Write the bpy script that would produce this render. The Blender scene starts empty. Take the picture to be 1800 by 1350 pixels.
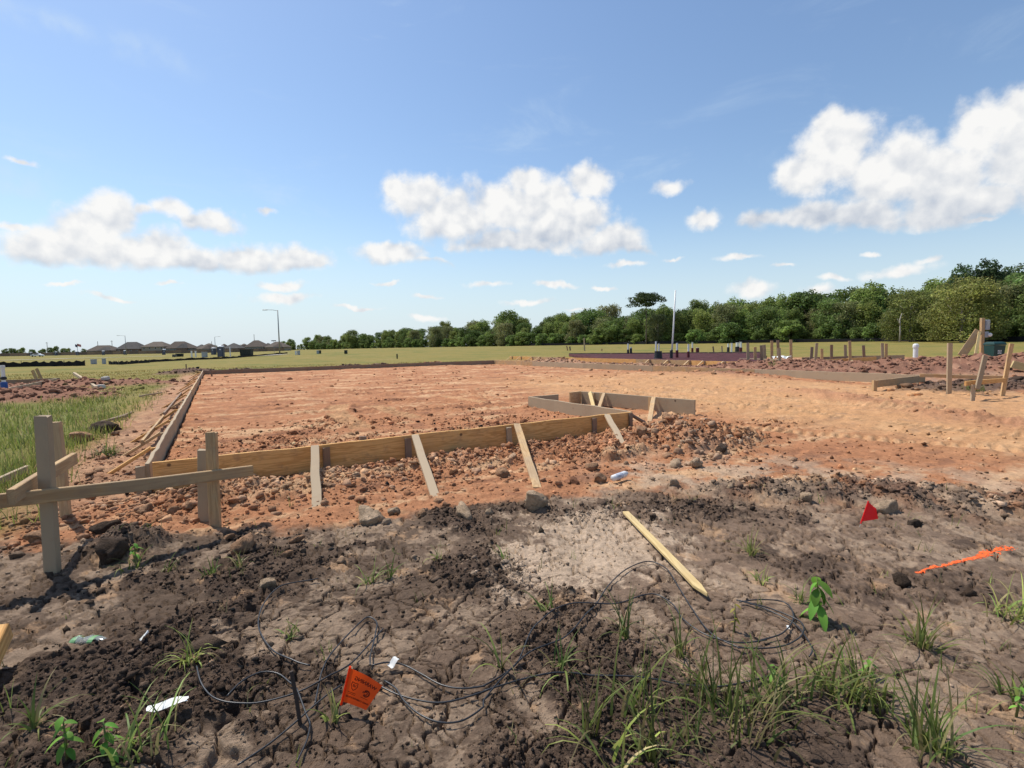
import bpy, math, random
import numpy as np
from math import radians, sin, cos, pi, atan2
from mathutils import Vector, Matrix

scene = bpy.context.scene
col = scene.collection
random.seed(7)
rng = np.random.default_rng(7)

# ------------------------------------------------------------------ camera
CAM_H, FPX = 1.4, 900.0
PITCH, ROLL = radians(4.32), radians(1.0)
_F = np.array([0, cos(PITCH), -sin(PITCH)]); _R0 = np.array([1.0, 0, 0]); _U0 = np.array([0, sin(PITCH), cos(PITCH)])
_R = cos(ROLL) * _R0 - sin(ROLL) * _U0
_U = sin(ROLL) * _R0 + cos(ROLL) * _U0
_O = np.array([0, 0, CAM_H])
camd = bpy.data.cameras.new('camera'); cam = bpy.data.objects.new('camera', camd); col.objects.link(cam)
camd.sensor_width = 36; camd.lens = 18; camd.clip_start = 0.05; camd.clip_end = 9000
m = Matrix.Identity(4)
for i in range(3):
    m[i][0], m[i][1], m[i][2], m[i][3] = _R[i], _U[i], -_F[i], _O[i]
cam.matrix_world = m
scene.camera = cam

def ray(u, v):
    return (u - 900) / FPX * _R - (v - 675) / FPX * _U + _F
def at(u, v, z=0.0):                       # where the line of sight through a photo point meets height z
    d = ray(u, v); return _O + (z - CAM_H) / d[2] * d
def atY(u, v, Y):                          # ... meets the upright plane at distance Y
    d = ray(u, v); return _O + Y / d[1] * d

# ------------------------------------------------------------------ light
SUN_EL = radians(58); SUN_H = Vector((-0.80, 0.60)).normalized()
SUN = Vector((SUN_H.x * cos(SUN_EL), SUN_H.y * cos(SUN_EL), sin(SUN_EL)))
sd = bpy.data.lights.new('sun', 'SUN'); sd.energy = 4.9; sd.angle = radians(0.53); sd.color = (1, 0.95, 0.87)
so = bpy.data.objects.new('sun', sd); col.objects.link(so); so.rotation_euler = SUN.to_track_quat('Z', 'Y').to_euler()
so.location = (0, 0, 50)
vs = scene.view_settings
vs.view_transform = 'Standard'; vs.look = 'None'; vs.exposure = 0.10; vs.gamma = 1.0; vs.use_curve_mapping = False

# ------------------------------------------------------------------ node helper
class NT:
    def __init__(s, tree): s.t = tree; s.n = tree.nodes; s.l = tree.links
    def link(s, v, sock):
        if hasattr(v, 'is_output'): s.l.new(v, sock)
        elif v is not None: sock.default_value = v
    def node(s, kind, ins=None, **kw):
        n = s.n.new(kind)
        for k, v in kw.items(): setattr(n, k, v)
        for k, v in (ins or {}).items(): s.link(v, n.inputs[k])
        return n
    def math(s, op, a, b=None, c=None, clamp=False):
        n = s.n.new('ShaderNodeMath'); n.operation = op; n.use_clamp = clamp
        s.link(a, n.inputs[0])
        if b is not None: s.link(b, n.inputs[1])
        if c is not None: s.link(c, n.inputs[2])
        return n.outputs[0]
    def noise(s, vec, scale, detail=4, rough=.55, dist=0, out='Fac'):
        n = s.n.new('ShaderNodeTexNoise'); s.link(vec, n.inputs['Vector'])
        n.inputs['Scale'].default_value = scale; n.inputs['Detail'].default_value = detail
        n.inputs['Roughness'].default_value = rough; n.inputs['Distortion'].default_value = dist
        return n.outputs[out]
    def maprange(s, v, a, b, c=0, d=1, smooth=True):
        n = s.n.new('ShaderNodeMapRange'); n.interpolation_type = 'SMOOTHSTEP' if smooth else 'LINEAR'
        s.link(v, n.inputs[0])
        for i, x in enumerate((a, b, c, d)): s.link(x, n.inputs[i + 1])
        return n.outputs[0]
    def mix(s, fac, a, b, blend='MIX'):
        n = s.n.new('ShaderNodeMix'); n.data_type = 'RGBA'; n.blend_type = blend
        s.link(fac, n.inputs[0]); s.link(a, n.inputs[6]); s.link(b, n.inputs[7])
        return n.outputs[2]
    def vmath(s, op, a, b=None, out=0):
        n = s.n.new('ShaderNodeVectorMath'); n.operation = op; s.link(a, n.inputs[0])
        if b is not None: s.link(b, n.inputs[1])
        return n.outputs[out]
def c4(r, g=None, b=None):
    return (r[0], r[1], r[2], 1) if g is None else (r, g, b, 1)

# ------------------------------------------------------------------ sky with clouds
world = bpy.data.worlds.new('World'); scene.world = world; world.use_nodes = True
W = NT(world.node_tree); W.n.clear()
sky = W.node('ShaderNodeTexSky', sky_type='NISHITA', sun_disc=False)
sky.sun_elevation = SUN_EL; sky.sun_rotation = atan2(SUN.x, SUN.y); sky.air_density = 1.25; sky.dust_density = 0.5; sky.ozone_density = 2.2; sky.altitude = 0
gen = W.node('ShaderNodeTexCoord').outputs['Generated']
sep = W.node('ShaderNodeSeparateXYZ', {0: gen})
az = W.math('ARCTAN2', sep.outputs[0], sep.outputs[1]); el = W.math('ARCSINE', sep.outputs[2])
azel = W.node('ShaderNodeCombineXYZ', {0: az, 1: el}).outputs[0]
def azel_of(u, v):
    d = ray(u, v); d = d / np.linalg.norm(d); return atan2(d[0], d[1]), math.asin(d[2])
warp = W.noise(gen, 9, 6, .6, 0, 'Color')
warp = W.vmath('SCALE', W.vmath('SUBTRACT', warp, (.5, .5, .5)), None); warp.node.inputs[3].default_value = 0.055
vec = W.vmath('ADD', azel, warp)
banks = [  # base line (photo y), height of the cloud in px, puffs (photo x, y, radius x, radius y)
 (487, 150, [(110,430,115,60),(185,375,75,62),(235,450,125,55),(330,462,100,46),(430,455,80,40),(520,458,88,36),(150,405,85,70),(280,430,80,46)]),
 (415, 60, [(380,390,60,34),(345,385,30,22)]), (392, 40, [(300,366,52,28),(250,370,30,20)]),
 (452, 160, [(735,350,80,56),(800,385,110,60),(880,365,100,66),(960,350,85,62),(1040,320,58,40),(985,400,115,54),(1070,420,75,40),(900,430,160,40),(930,312,46,30),(1110,445,46,26),(695,338,40,36),(1010,380,80,50)]),
 (410, 240, [(1470,265,105,85),(1420,300,75,50),(1560,300,120,85),(1650,310,120,80),(1720,225,75,75),(1790,195,80,60),(1800,280,110,85),(1340,385,70,30),(1420,378,110,40),(1500,380,140,45),(1640,370,130,45),(1740,345,100,42),(1460,220,50,42),(1850,330,120,60)]),
 (476, 50, [(690,450,88,26),(755,468,55,14)])]
small = [(490,502,60,12),(500,525,78,13),(1240,385,46,24),(1185,328,48,18),(30,278,38,9),(1590,470,95,17),(1325,507,55,20),(1440,512,50,18),(860,504,45,8),(980,503,60,8),(750,520,35,6),(745,557,45,8),(930,533,60,7),(1300,453,45,8),(1470,485,50,8),(205,527,60,8),(470,370,22,11),(1185,456,30,6),(630,543,60,5),(1100,462,50,8),(1720,385,45,9),(1640,455,30,11),(1060,505,30,5),(1380,462,40,6),(120,505,50,6),(560,470,30,8),(300,500,40,6),(20,390,50,12),(1010,545,40,5),(680,498,36,5),(1540,440,26,6)]
def puff(u, v, rx, ry):
    a0, e0 = azel_of(u, v); a1, _ = azel_of(u + rx, v); _, e1 = azel_of(u, v - ry)
    sx, sy = 1 / max(abs(a1 - a0), 1e-3), 1 / max(abs(e1 - e0), 1e-3)
    mp = W.node('ShaderNodeMapping', {0: vec}); mp.inputs['Location'].default_value = (-a0 * sx, -e0 * sy, 0); mp.inputs['Scale'].default_value = (sx, sy, 1)
    return W.math('SUBTRACT', 1.12, W.vmath('LENGTH', mp.outputs[0], None, 1))
D = None; belly = None; vs_ = W.node('ShaderNodeSeparateXYZ', {0: vec}); elw = vs_.outputs[1]; azw = vs_.outputs[0]
for (vb, hpx, puffs) in banks:
    Dc = None
    for pf in puffs: Dc = puff(*pf) if Dc is None else W.math('SMOOTH_MAX', Dc, puff(*pf), .12)
    um = sum(p[0] for p in puffs) / len(puffs); a0, eb = azel_of(um, vb); _, et = azel_of(um, vb - hpx); a1, eb1 = azel_of(um + 100, vb); sl = (eb1 - eb) / (a1 - a0)
    rise = W.math('SUBTRACT', W.math('SUBTRACT', elw, eb), W.math('MULTIPLY', W.math('SUBTRACT', azw, a0), sl))
    Dc = W.math('MINIMUM', Dc, W.math('MULTIPLY', rise, 34))
    by = W.math('MULTIPLY', W.maprange(rise, 0, (et - eb) * .5, 1, 0), W.maprange(Dc, 0, .3))
    D = Dc if D is None else W.math('MAXIMUM', D, Dc); belly = by if belly is None else W.math('MAXIMUM', belly, by)
for pf in small: D = W.math('MAXIMUM', D, W.math('MULTIPLY', W.math('SUBTRACT', puff(*pf), .05), .75))
# the rest of the sky carries the same kind of small scattered clouds
flat = W.node('ShaderNodeMapping', {0: azel}); flat.inputs['Scale'].default_value = (3.2, 9, 1)
sc = W.noise(flat.outputs[0], 1.6, 5, .55)
behind = W.maprange(W.math('ABSOLUTE', az), .9, 1.3)
sc = W.math('SUBTRACT', W.math('MULTIPLY', W.math('SUBTRACT', sc, .60), 5), W.math('SUBTRACT', 1, behind))
sc = W.math('SUBTRACT', sc, W.maprange(el, .45, .75, 0, 2))
D = W.math('MAXIMUM', D, sc)
def billow(v, det=8):
    vo = W.node('ShaderNodeTexVoronoi', {'Vector': v, 'Scale': 26.0, 'Detail': 1.0, 'Roughness': .55}, feature='F1', normalize=True)
    return W.math('SUBTRACT', W.math('ADD', W.math('MULTIPLY', W.noise(v, 20, det, .62), 1.0), .16), W.math('MULTIPLY', vo.outputs[0], .75))
n1 = billow(gen); n2 = billow(W.vmath('ADD', gen, tuple(SUN * 0.012 + Vector((0, 0, .010)))), 2)
dens = W.math('ADD', D, W.math('MULTIPLY', W.math('SUBTRACT', n1, .5), .95))
alpha = W.math('MULTIPLY', W.maprange(dens, 0.06, .60), .97)
emb = W.math('MULTIPLY', W.math('SUBTRACT', n1, n2), 1.1)
lit = W.math('ADD', .90, emb)
lit = W.math('SUBTRACT', lit, W.math('MULTIPLY', belly, .34))
ccol = W.mix(W.maprange(lit, .30, 1.0, 0, 1, False), c4(.52, .58, .68), c4(1.0, .99, .97))
# thin high cirrus
cm = W.node('ShaderNodeMapping', {0: azel}); cm.inputs['Scale'].default_value = (1.4, 4.5, 1); cm.inputs['Rotation'].default_value = (0, 0, .5)
ci = W.noise(cm.outputs[0], 2.2, 8, .65, .6)
ci = W.math('MULTIPLY', W.maprange(ci, .52, .85), .42)
lowhaze = W.maprange(el, -.02, .26, .80, 0)
def streak_cloud(ua, va, ub, vb, wpx, amt):
    a0, e0 = azel_of(ua, va); a1, e1 = azel_of(ub, vb); L_ = math.hypot(a1 - a0, e1 - e0); ux, uy = (a1 - a0) / L_, (e1 - e0) / L_; wr = wpx / 1100
    along = W.math('ADD', W.math('MULTIPLY', W.math('SUBTRACT', azw, a0), ux), W.math('MULTIPLY', W.math('SUBTRACT', elw, e0), uy)); acr = W.math('ABSOLUTE', W.math('ADD', W.math('MULTIPLY', W.math('SUBTRACT', azw, a0), -uy), W.math('MULTIPLY', W.math('SUBTRACT', elw, e0), ux)))
    k_ = W.math('MULTIPLY', W.maprange(acr, 0, wr, 1, 0), W.math('MULTIPLY', W.maprange(along, -.1 * L_, .15 * L_), W.maprange(along, .6 * L_, 1.05 * L_, 1, 0)))
    return W.math('MULTIPLY', W.math('MULTIPLY', k_, W.maprange(n1, .2, .8)), amt)
for a_ in ((-40, -10, 230, 85, 26, .55), (180, 60, 370, 135, 34, .4), (-60, 300, 120, 345, 60, .45)): ci = W.math('MAXIMUM', ci, streak_cloud(*a_))
ci = W.math('MAXIMUM', ci, lowhaze)
skyc = W.mix(1.0, sky.outputs[0], c4(.95, .985, 1.04), 'MULTIPLY')
bg1 = W.node('ShaderNodeBackground', {'Color': skyc, 'Strength': 0.126})
bgh = W.node('ShaderNodeBackground', {'Color': c4(.60, .73, .86), 'Strength': 1.0})
bg2 = W.node('ShaderNodeBackground', {'Color': ccol, 'Strength': 0.90})
mh = W.node('ShaderNodeMixShader', {0: ci, 1: bg1.outputs[0], 2: bgh.outputs[0]})
ms = W.node('ShaderNodeMixShader', {0: alpha, 1: mh.outputs[0], 2: bg2.outputs[0]})
W.node('ShaderNodeOutputWorld', {0: ms.outputs[0]})
world.cycles.sampling_method = 'MANUAL'; world.cycles.sample_map_resolution = 512

# ------------------------------------------------------------------ object helpers
def tag(o, label, cat, group=None, kind=None):
    if label: o['label'] = label
    if cat: o['category'] = cat
    if group: o['group'] = group
    if kind: o['kind'] = kind
    return o
def thing(name, label, cat, loc=(0, 0, 0), rz=0, group=None):
    o = bpy.data.objects.new(name, None); col.objects.link(o); o.empty_display_size = .2
    o.location = loc; o.rotation_euler = (0, 0, rz)
    return tag(o, label, cat, group)
def mesh_obj(name, me, mat, parent=None, loc=None):
    o = bpy.data.objects.new(name, me); col.objects.link(o)
    if mat and not me.materials: me.materials.append(mat)
    if parent: o.parent = parent
    if loc is not None: o.location = loc
    return o
def fast_mesh(name, V, F, smooth=False):
    """V (n,3); F (m,k) all faces with k corners"""
    V = np.asarray(V, np.float32); F = np.asarray(F, np.int32)
    me = bpy.data.meshes.new(name)
    k = F.shape[1]
    me.vertices.add(len(V)); me.vertices.foreach_set('co', V.ravel())
    me.loops.add(F.size); me.loops.foreach_set('vertex_index', F.ravel())
    me.polygons.add(len(F)); me.polygons.foreach_set('loop_start', np.arange(0, F.size, k, dtype=np.int32))
    me.polygons.foreach_set('loop_total', np.full(len(F), k, np.int32))
    if smooth: me.polygons.foreach_set('use_smooth', np.ones(len(F), bool))
    me.update(calc_edges=True)
    return me
def pymesh(name, V, F, smooth=False):
    me = bpy.data.meshes.new(name); me.from_pydata([tuple(v) for v in V], [], [tuple(f) for f in F]); me.update()
    if smooth:
        for p in me.polygons: p.use_smooth = True
    return me
class MB:
    """collects simple shapes of ONE part into one mesh"""
    def __init__(s): s.V = []; s.F = []
    def add(s, V, F):
        b = len(s.V); s.V += [tuple(v) for v in V]; s.F += [tuple(b + i for i in f) for f in F]; return s
    def box(s, c, d, ch=0.0):
        x, y, z = c; a, b, h = d[0] / 2, d[1] / 2, d[2] / 2
        if ch <= 0:
            V = [(x + i * a, y + j * b, z + k * h) for k in (-1, 1) for j in (-1, 1) for i in (-1, 1)]
            return s.add(V, [(0, 2, 3, 1), (4, 5, 7, 6), (0, 1, 5, 4), (2, 6, 7, 3), (0, 4, 6, 2), (1, 3, 7, 5)])
        V = []; n = 8
        ring = [(a - ch, -b), (a, -b + ch), (a, b - ch), (a - ch, b), (-a + ch, b), (-a, b - ch), (-a, -b + ch), (-a + ch, -b)]
        for zz, sc_ in ((-h, 1), (-h + ch, 0), (h - ch, 0), (h, 1)):
            for (p, q) in ring:
                k = ch if sc_ else 0
                V.append((x + p - math.copysign(min(k, abs(p)), p), y + q - math.copysign(min(k, abs(q)), q), z + zz))
        F = [(r * n + i, r * n + (i + 1) % n, (r + 1) * n + (i + 1) % n, (r + 1) * n + i) for r in range(3) for i in range(n)]
        F += [tuple(range(n - 1, -1, -1)), tuple(range(3 * n, 4 * n))]
        return s.add(V, F)
    def lathe(s, prof, n=12, c=(0, 0, 0)):
        V = [(c[0] + r * cos(2 * pi * i / n), c[1] + r * sin(2 * pi * i / n), c[2] + z) for (r, z) in prof for i in range(n)]
        F = [(k * n + i, k * n + (i + 1) % n, (k + 1) * n + (i + 1) % n, (k + 1) * n + i) for k in range(len(prof) - 1) for i in range(n)]
        F += [tuple(range(n - 1, -1, -1)), tuple(range((len(prof) - 1) * n, len(prof) * n))]
        return s.add(V, F)
    def tube(s, pts, r, n=7, cap=True):
        pts = [Vector(p) for p in pts]; rr = r if hasattr(r, '__len__') else [r] * len(pts)
        V = []; up = Vector((0.31, 0.17, .93)).normalized()
        for i, p in enumerate(pts):
            t = (pts[min(i + 1, len(pts) - 1)] - pts[max(i - 1, 0)]).normalized()
            a = t.cross(up)
            if a.length < .1: a = t.cross(Vector((1, 0, 0)))
            a.normalize(); b = t.cross(a)
            V += [p + (a * cos(2 * pi * k / n) + b * sin(2 * pi * k / n)) * rr[i] for k in range(n)]
        F = [(k * n + i, k * n + (i + 1) % n, (k + 1) * n + (i + 1) % n, (k + 1) * n + i) for k in range(len(pts) - 1) for i in range(n)]
        if cap: F += [tuple(range(n - 1, -1, -1)), tuple(range((len(pts) - 1) * n, len(pts) * n))]
        return s.add(V, F)
    def build(s, name, mat, parent=None, loc=None, smooth=False):
        return mesh_obj(name, pymesh(name, s.V, s.F, smooth), mat, parent, loc)

# ------------------------------------------------------------------ numpy noise
def _h(ix, iy, seed):
    h = (ix.astype(np.int64) * 374761393 + iy.astype(np.int64) * 668265263 + seed * 974711) & 0xffffffff
    h = ((h ^ (h >> 13)) * 1274126177) & 0xffffffff
    h = ((h ^ (h >> 16)) * 2246822519) & 0xffffffff
    return (h ^ (h >> 15)) & 0xffffffff
def rnd(ix, iy, seed): return _h(ix, iy, seed) / 4294967295.0
def vnoise(x, y, seed=0):
    ix = np.floor(x); iy = np.floor(y); fx = x - ix; fy = y - iy; ix = ix.astype(np.int64); iy = iy.astype(np.int64)
    ux = fx * fx * fx * (fx * (fx * 6 - 15) + 10); uy = fy * fy * fy * (fy * (fy * 6 - 15) + 10)
    def g(dx, dy):
        a = rnd(ix + dx, iy + dy, seed) * 2 * pi
        return np.cos(a) * (fx - dx) + np.sin(a) * (fy - dy)
    a = g(0, 0) * (1 - ux) + g(1, 0) * ux; b = g(0, 1) * (1 - ux) + g(1, 1) * ux
    return (a * (1 - uy) + b * uy) * 1.41
def fbm(x, y, oct=4, seed=0, gain=.5):
    s = 0; a = 1.0; t = 0
    for o in range(oct):
        s = s + a * vnoise(x * 2 ** o + 17.3 * o, y * 2 ** o - 9.1 * o, seed + o); t += a; a *= gain
    return s / t
def worley(x, y, seed=0):
    ix = np.floor(x).astype(np.int64); iy = np.floor(y).astype(np.int64)
    f1 = np.full(x.shape, 9.0); f2 = np.full(x.shape, 9.0); cid = np.zeros(x.shape)
    for dx in (-1, 0, 1):
        for dy in (-1, 0, 1):
            jx = ix + dx; jy = iy + dy
            px = jx + rnd(jx, jy, seed); py = jy + rnd(jx, jy, seed + 1)
            d = np.hypot(px - x, py - y); closer = d < f1
            f2 = np.where(closer, f1, np.minimum(f2, d)); cid = np.where(closer, rnd(jx, jy, seed + 2), cid); f1 = np.where(closer, d, f1)
    return f1, f2, cid
def ss(x, a, b):
    t = np.clip((x - a) / (b - a), 0, 1); return t * t * (3 - 2 * t)

# ------------------------------------------------------------------ the lot: slab pad axes
A = np.array([-3.52, 4.89]); DA = np.array([cos(radians(30)), sin(radians(30))]); DB = np.array([-sin(radians(30)), cos(radians(30))])
def lot(p, q, z=0.0): w = A + p * DA + q * DB; return np.array([w[0], w[1], z])
def to_pq(x, y):
    rx = x - A[0]; ry = y - A[1]; return rx * DA[0] + ry * DA[1], rx * DB[0] + ry * DB[1]
PADW, PADD = 18.4, 26.3
TRACKS = [([(-4.0, 11.9), (-3.6, 10.3), (-2.9, 8.9), (-2.2, 7.85)], .42), ([(-3.2, 11.6), (-2.4, 10.1), (-1.6, 9.0)], .34),
          ([(-2.0, 13.6), (-1.2, 12.3), (-.4, 11.2)], .3), ([(-1.5, 13.9), (-.7, 12.6), (.1, 11.5)], .3),
          ([(3.0, 15.0), (4.6, 11.6), (6.6, 7.6), (8.4, 4.6)], .42), ([(4.3, 15.6), (6.2, 11.9), (8.2, 8.1)], .42), ([(2.2, 9.6), (4.2, 7.6), (7, 5.6)], .35)]
MOUNDS = [  # x, y, rx, ry, h, rot, kind(0 clay,1 dark,2 red)
    (15.2, 19.4, 7.0, 2.0, .52, -.15, 2), (21.5, 18.0, 5.0, 3.0, .55, 0, 2), (11.0, 22.6, 3.0, 1.3, .42, -.3, 2), (14.5, 26, 6, 2, .35, 0, 2),
    (3.0, 35.0, 5.0, 1.0, .45, -1.06, 0), (7.2, 28.5, 3.0, .8, .25, -1.06, 0), (13.5, 14.2, 3.2, 1.3, .12, .3, 1), (15.5, 11.3, 3.0, 1.2, .16, .4, 1),
    (-14.6, 14.9, 2.6, 1.5, .34, .2, 2), (-17.6, 20.6, 4.0, 1.3, .30, .3, 2), (-16.6, 17.4, 2.6, 1.0, .22, .4, 2),
    (-19.0, 30.2, 1.8, .9, .42, .5, 1), (-16.0, 30.0, 1.6, .7, .30, .5, 1), (-10.5, 33.5, 4.5, .7, .30, .62, 1), (-5.5, 36.6, 4.0, .7, .30, .62, 1),
    (2.35, 6.9, .75, .6, .20, .5, 0), (2.9, 7.1, .8, .45, .12, .5, 0), (1.2, 6.4, .9, .4, .06, .5, 0),
    (-2.75, 3.55, .28, .2, .12, .2, 1), (2.9, 4.55, 1.2, .28, .06, -.1, 1), (3.9, 4.2, .9, .3, .03, -.2, 1)]
def bound(x):      # where the orange fill ends and the dark topsoil of the verge begins
    return np.interp(x, [-9, -6, -2.5, -1.3, .25, 1.2, 2.2, 3.1, 4.0, 6.0, 9.0], [4.4, 3.5, 3.75, 4.0, 4.55, 4.75, 5.0, 4.75, 4.25, 3.6, 3.0])
def ground(x, y, near=None):
    """height, colour and roughness of the ground"""
    x = np.asarray(x, float); y = np.asarray(y, float)
    d = np.hypot(x, y); p, q = to_pq(x, y)
    big = fbm(x * .35, y * .35, 3, 3)
    mid = fbm(x * 1.6, y * 1.6, 4, 11)
    fine = fbm(x * 7, y * 7, 4, 21)
    pj = p + .0 * mid; qj = q
    # fill inside the forms
    sharp = ss(qj, -.005, .03); open_ = ss(q + .35 * mid, -3.2, .8)
    front = np.where(p < 6.2, sharp, open_)
    notch = ss(p, 6.22, 6.27) * (1 - ss(p, 7.9, 7.96)) * (1 - ss(q, 3.1, 3.3))
    pad = ss(pj, -.005, .03) * front * (1 - ss(p, PADW - .03, PADW + .01)) * (1 - ss(q, PADD - .02 + p * .06, PADD + .02 + p * .06))
    padl = pad * (1 - notch)
    z = .105 * pad * (1 - .35 * notch) * (1 - .7 * ss(p, 15.0, 17.5)) * (1 - .75 * ss(p, 6.2, 6.5) * (1 - ss(q, 3.2, 7.5)))
    # bank of loose fill below the front board
    out = ss(-q, 0.0, .05) * ss(p, -.9, 0.2) * (1 - ss(p, 6.0, 7.2))
    bank = out * (1 - ss(-q + .25 * mid, .15, 1.25))
    z = z - .03 * out * (1 - ss(-q, .05, .35)) + .085 * bank * ss(-q, .12, .5) * (1 + .8 * mid)
    yb = bound(x) + .30 * mid + .22 * fbm(x * 3.3 + 8, y * 3.3, 3, 13) + .16 * fine
    cw = .12 + .55 * ss(x, .9, 2.2); clayside = ss(y - yb + cw * .6 * ss(x, .9, 2.2) + .5 * cw * fine, -cw, cw)
    left_out = 1 - ss(p, -.02, .0)
    field = np.maximum(ss(-p + .5 * big + .3 * mid, .8, 1.5) * ss(q, -3.0, -1.0), ss(q, PADD + 1.0, PADD + 3.5) * (1 - ss(p, 22, 26)))
    field = np.maximum(field, ss(d, 44, 52)); 
    # right hand ridge pushed up along the lane
    ridge = np.exp(-((x - 7.6 - .25 * mid) / .55) ** 2) * ss(y, 5.5, 7.5) * (1 - ss(y, 12.5, 15.5)) + .7 * np.exp(-((p - PADW + 1.3 + .3 * mid) / .5) ** 2) * ss(q, 3, 6) * (1 - ss(q, 9, 14))
    z = z + .10 * ridge
    for p0, a_ in ((9.6, .03), (10.9, .045), (12.6, .05), (13.7, .04), (15.0, .03)):       # wheel ruts along the drive
        dr = p - p0 - .45 * fbm(q * .22, q * 0 + p0, 2, 71); on_ = (1 - ss(q, 9, 15)) * ss(q, -9, -6) * (.5 + .5 * ss(fbm(q * .5, q * 0 + p0, 2, 73), -.3, .2))
        z = z - a_ * on_ * np.exp(-(dr / .15) ** 2) + .6 * a_ * on_ * np.exp(-((np.abs(dr) - .28) / .09) ** 2)
    rough = .22 + .0 * x
    rough = np.maximum(rough, .85 * bank + .25 * out * clayside)
    rough = np.maximum(rough, .9 * ridge)
    mk = np.zeros_like(x); dk = np.zeros_like(x); md = np.zeros_like(x)
    for (mx, my, rx, ry, h, ro, kind) in MOUNDS:
        ux = (x - mx) * cos(ro) + (y - my) * sin(ro); uy = -(x - mx) * sin(ro) + (y - my) * cos(ro)
        g = np.exp(-((ux / rx) ** 2 + (uy / ry) ** 2) * 1.3)
        z = z + h * g * (1 + .5 * mid)
        gm = ss(g + .25 * mid, .12, .4); rough = np.maximum(rough, gm)
        if kind == 2: mk = np.maximum(mk, gm)
        if kind == 1 and my < 6: gm = gm * ss(fbm(x * 4, y * 4, 3, 311), -.25, .15) * .8
        if kind == 1: dk = np.maximum(dk, gm); mk = mk * (1 - gm)
        md = np.maximum(md, gm)
    field = field * (1 - md)
    rlot = ss(p, PADW + .4, PADW + 1.5) * (1 - ss(d, 40, 48))
    field = field * (1 - rlot)
    # far field rises a little towards the wood
    z = z + 1.1 * ss(d, 42, 175) * ss(x / np.maximum(y, 1), -.62, -.2) * (y > 0)
    # rolling surface
    z = z + .035 * big * (1 - .6 * padl) + .022 * mid * (1 - .55 * padl) * (1 - .5 * field)
    verge = (1 - clayside) * (1 - field) * (1 - pad)
    lump = ss(fbm(x * .9 + 5, y * .9, 3, 41) + .4 * mid + .35 * fine + .05 * (1 - ss(x, -.6, .9)), -.04, .32)        # crumbly patches between smooth crust
    flat = ss(x + .4 * mid, .1, 1.2) * (1 - ss(y, 3.5, 4.3)); rough = np.where(verge > .5, np.maximum(rough * (1 - .4 * flat), (.16 + .6 * lump) * (1 - .62 * flat)), rough)
    rough = np.maximum(rough, left_out * ss(q, -.6, .3) * (1 - ss(-p, 1.6, 2.4)) * (.42 + .4 * ss(mid, 0, .4)))
    rough = np.maximum(rough, rlot * (.35 + .5 * lump))
    rough = rough * (1 - .85 * field)
    padr = padl * ss(fbm(x * .5 + 3, y * .8, 3, 51), -.1, .35)
    rough = np.where(padl > .5, np.maximum(.28 + .5 * padr, rough * (rough > .5)), rough)
    z = z + .014 * fine * (.4 + rough) * (1 - .5 * verge) + np.where(d < 9, .010 * (1 - np.abs(fbm(x * 17, y * 17, 3, 27)) * 2.4) * (.25 + rough), 0)
    nr = d < 34
    for (s, amp, lim, sd_) in ((.30, .26, 34, 61), (.13, .34, 22, 71), (.055, .42, 9.5, 81), (.026, .40, 4.6, 91)):
        k = np.nonzero(d < lim)[0]
        if len(k) == 0: continue
        wx = x[k] + .35 * s * vnoise(x[k] / s * 1.3, y[k] / s * 1.3, sd_ + 5); wy = y[k] + .35 * s * vnoise(x[k] / s * 1.3 + 9, y[k] / s * 1.3, sd_ + 6)
        f1, f2, ci = worley(wx / s, wy / s, sd_)
        b = ss(.66 - f1, 0, .34) * (.7 + .5 * np.clip(1 - f1 * 1.5, 0, 1)) * (ci > (.42 if s > .1 else .3)) * (.35 + .8 * ci)
        r = rough[k]; w = r * (.5 if s > .2 else 1.0) * (1 - (.62 if s > .1 else .2) * verge[k])
        z[k] += amp * s * b * w * (1 - .35 * ss(d[k], lim * .7, lim))
    # drying cracks in the crust of the verge
    crack = np.zeros_like(x)
    k = np.nonzero((d < 8) & (verge > .2))[0]
    if len(k):
        for (s, wd, dep, sd_, th) in ((.27, .030, .040, 101, -.55), (.12, .042, .024, 111, -.25)):
            wx = x[k] + .10 * fbm(x[k] * 6, y[k] * 6, 3, sd_ + 3) ; wy = y[k] + .10 * fbm(x[k] * 6 + 31, y[k] * 6, 3, sd_ + 4)
            f1, f2, ci = worley(wx / s, wy / s, sd_)
            e = (f2 - f1); on = ss(fbm(x[k] * 1.1, y[k] * 1.1, 2, sd_ + 7), th, th + .25) * (1 - .6 * ss(rough[k], .6, .85)) * verge[k]
            cr = (1 - ss(e, wd * .4, wd * 1.5)) * np.clip(on * 1.4, 0, 1)
            z[k] -= dep * cr; crack[k] = np.maximum(crack[k], cr)
    # crawler tracks
    trk = np.zeros_like(x)
    for pts, wd in TRACKS:
        best = np.full(x.shape, 9.0); sl = np.zeros_like(x); acc = 0.0
        k = np.nonzero(d < 18)[0]; xs = x[k]; ys = y[k]; bb = np.full(xs.shape, 9.0); sv = np.zeros_like(xs)
        for (a, b) in zip(pts[:-1], pts[1:]):
            ax, ay = a; L = math.hypot(b[0] - ax, b[1] - ay); ux, uy = (b[0] - ax) / L, (b[1] - ay) / L
            t = np.clip((xs - ax) * ux + (ys - ay) * uy, 0, L); dd = np.hypot(xs - ax - t * ux, ys - ay - t * uy)
            s_ = dd < bb; bb = np.where(s_, dd, bb); sv = np.where(s_, acc + t, sv); acc += L
        ends = ss(sv, .05, .5) * (1 - ss(sv, acc - .6, acc - .05))
        fade = ss(fbm(xs * 1.2, ys * 1.2, 2, 131), -.5, -.05) * ends
        inn = 1 - ss(bb, wd * .5 - .03, wd * .5 + .03)
        lug = np.sin(2 * pi * sv / .15) > .1
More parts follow.
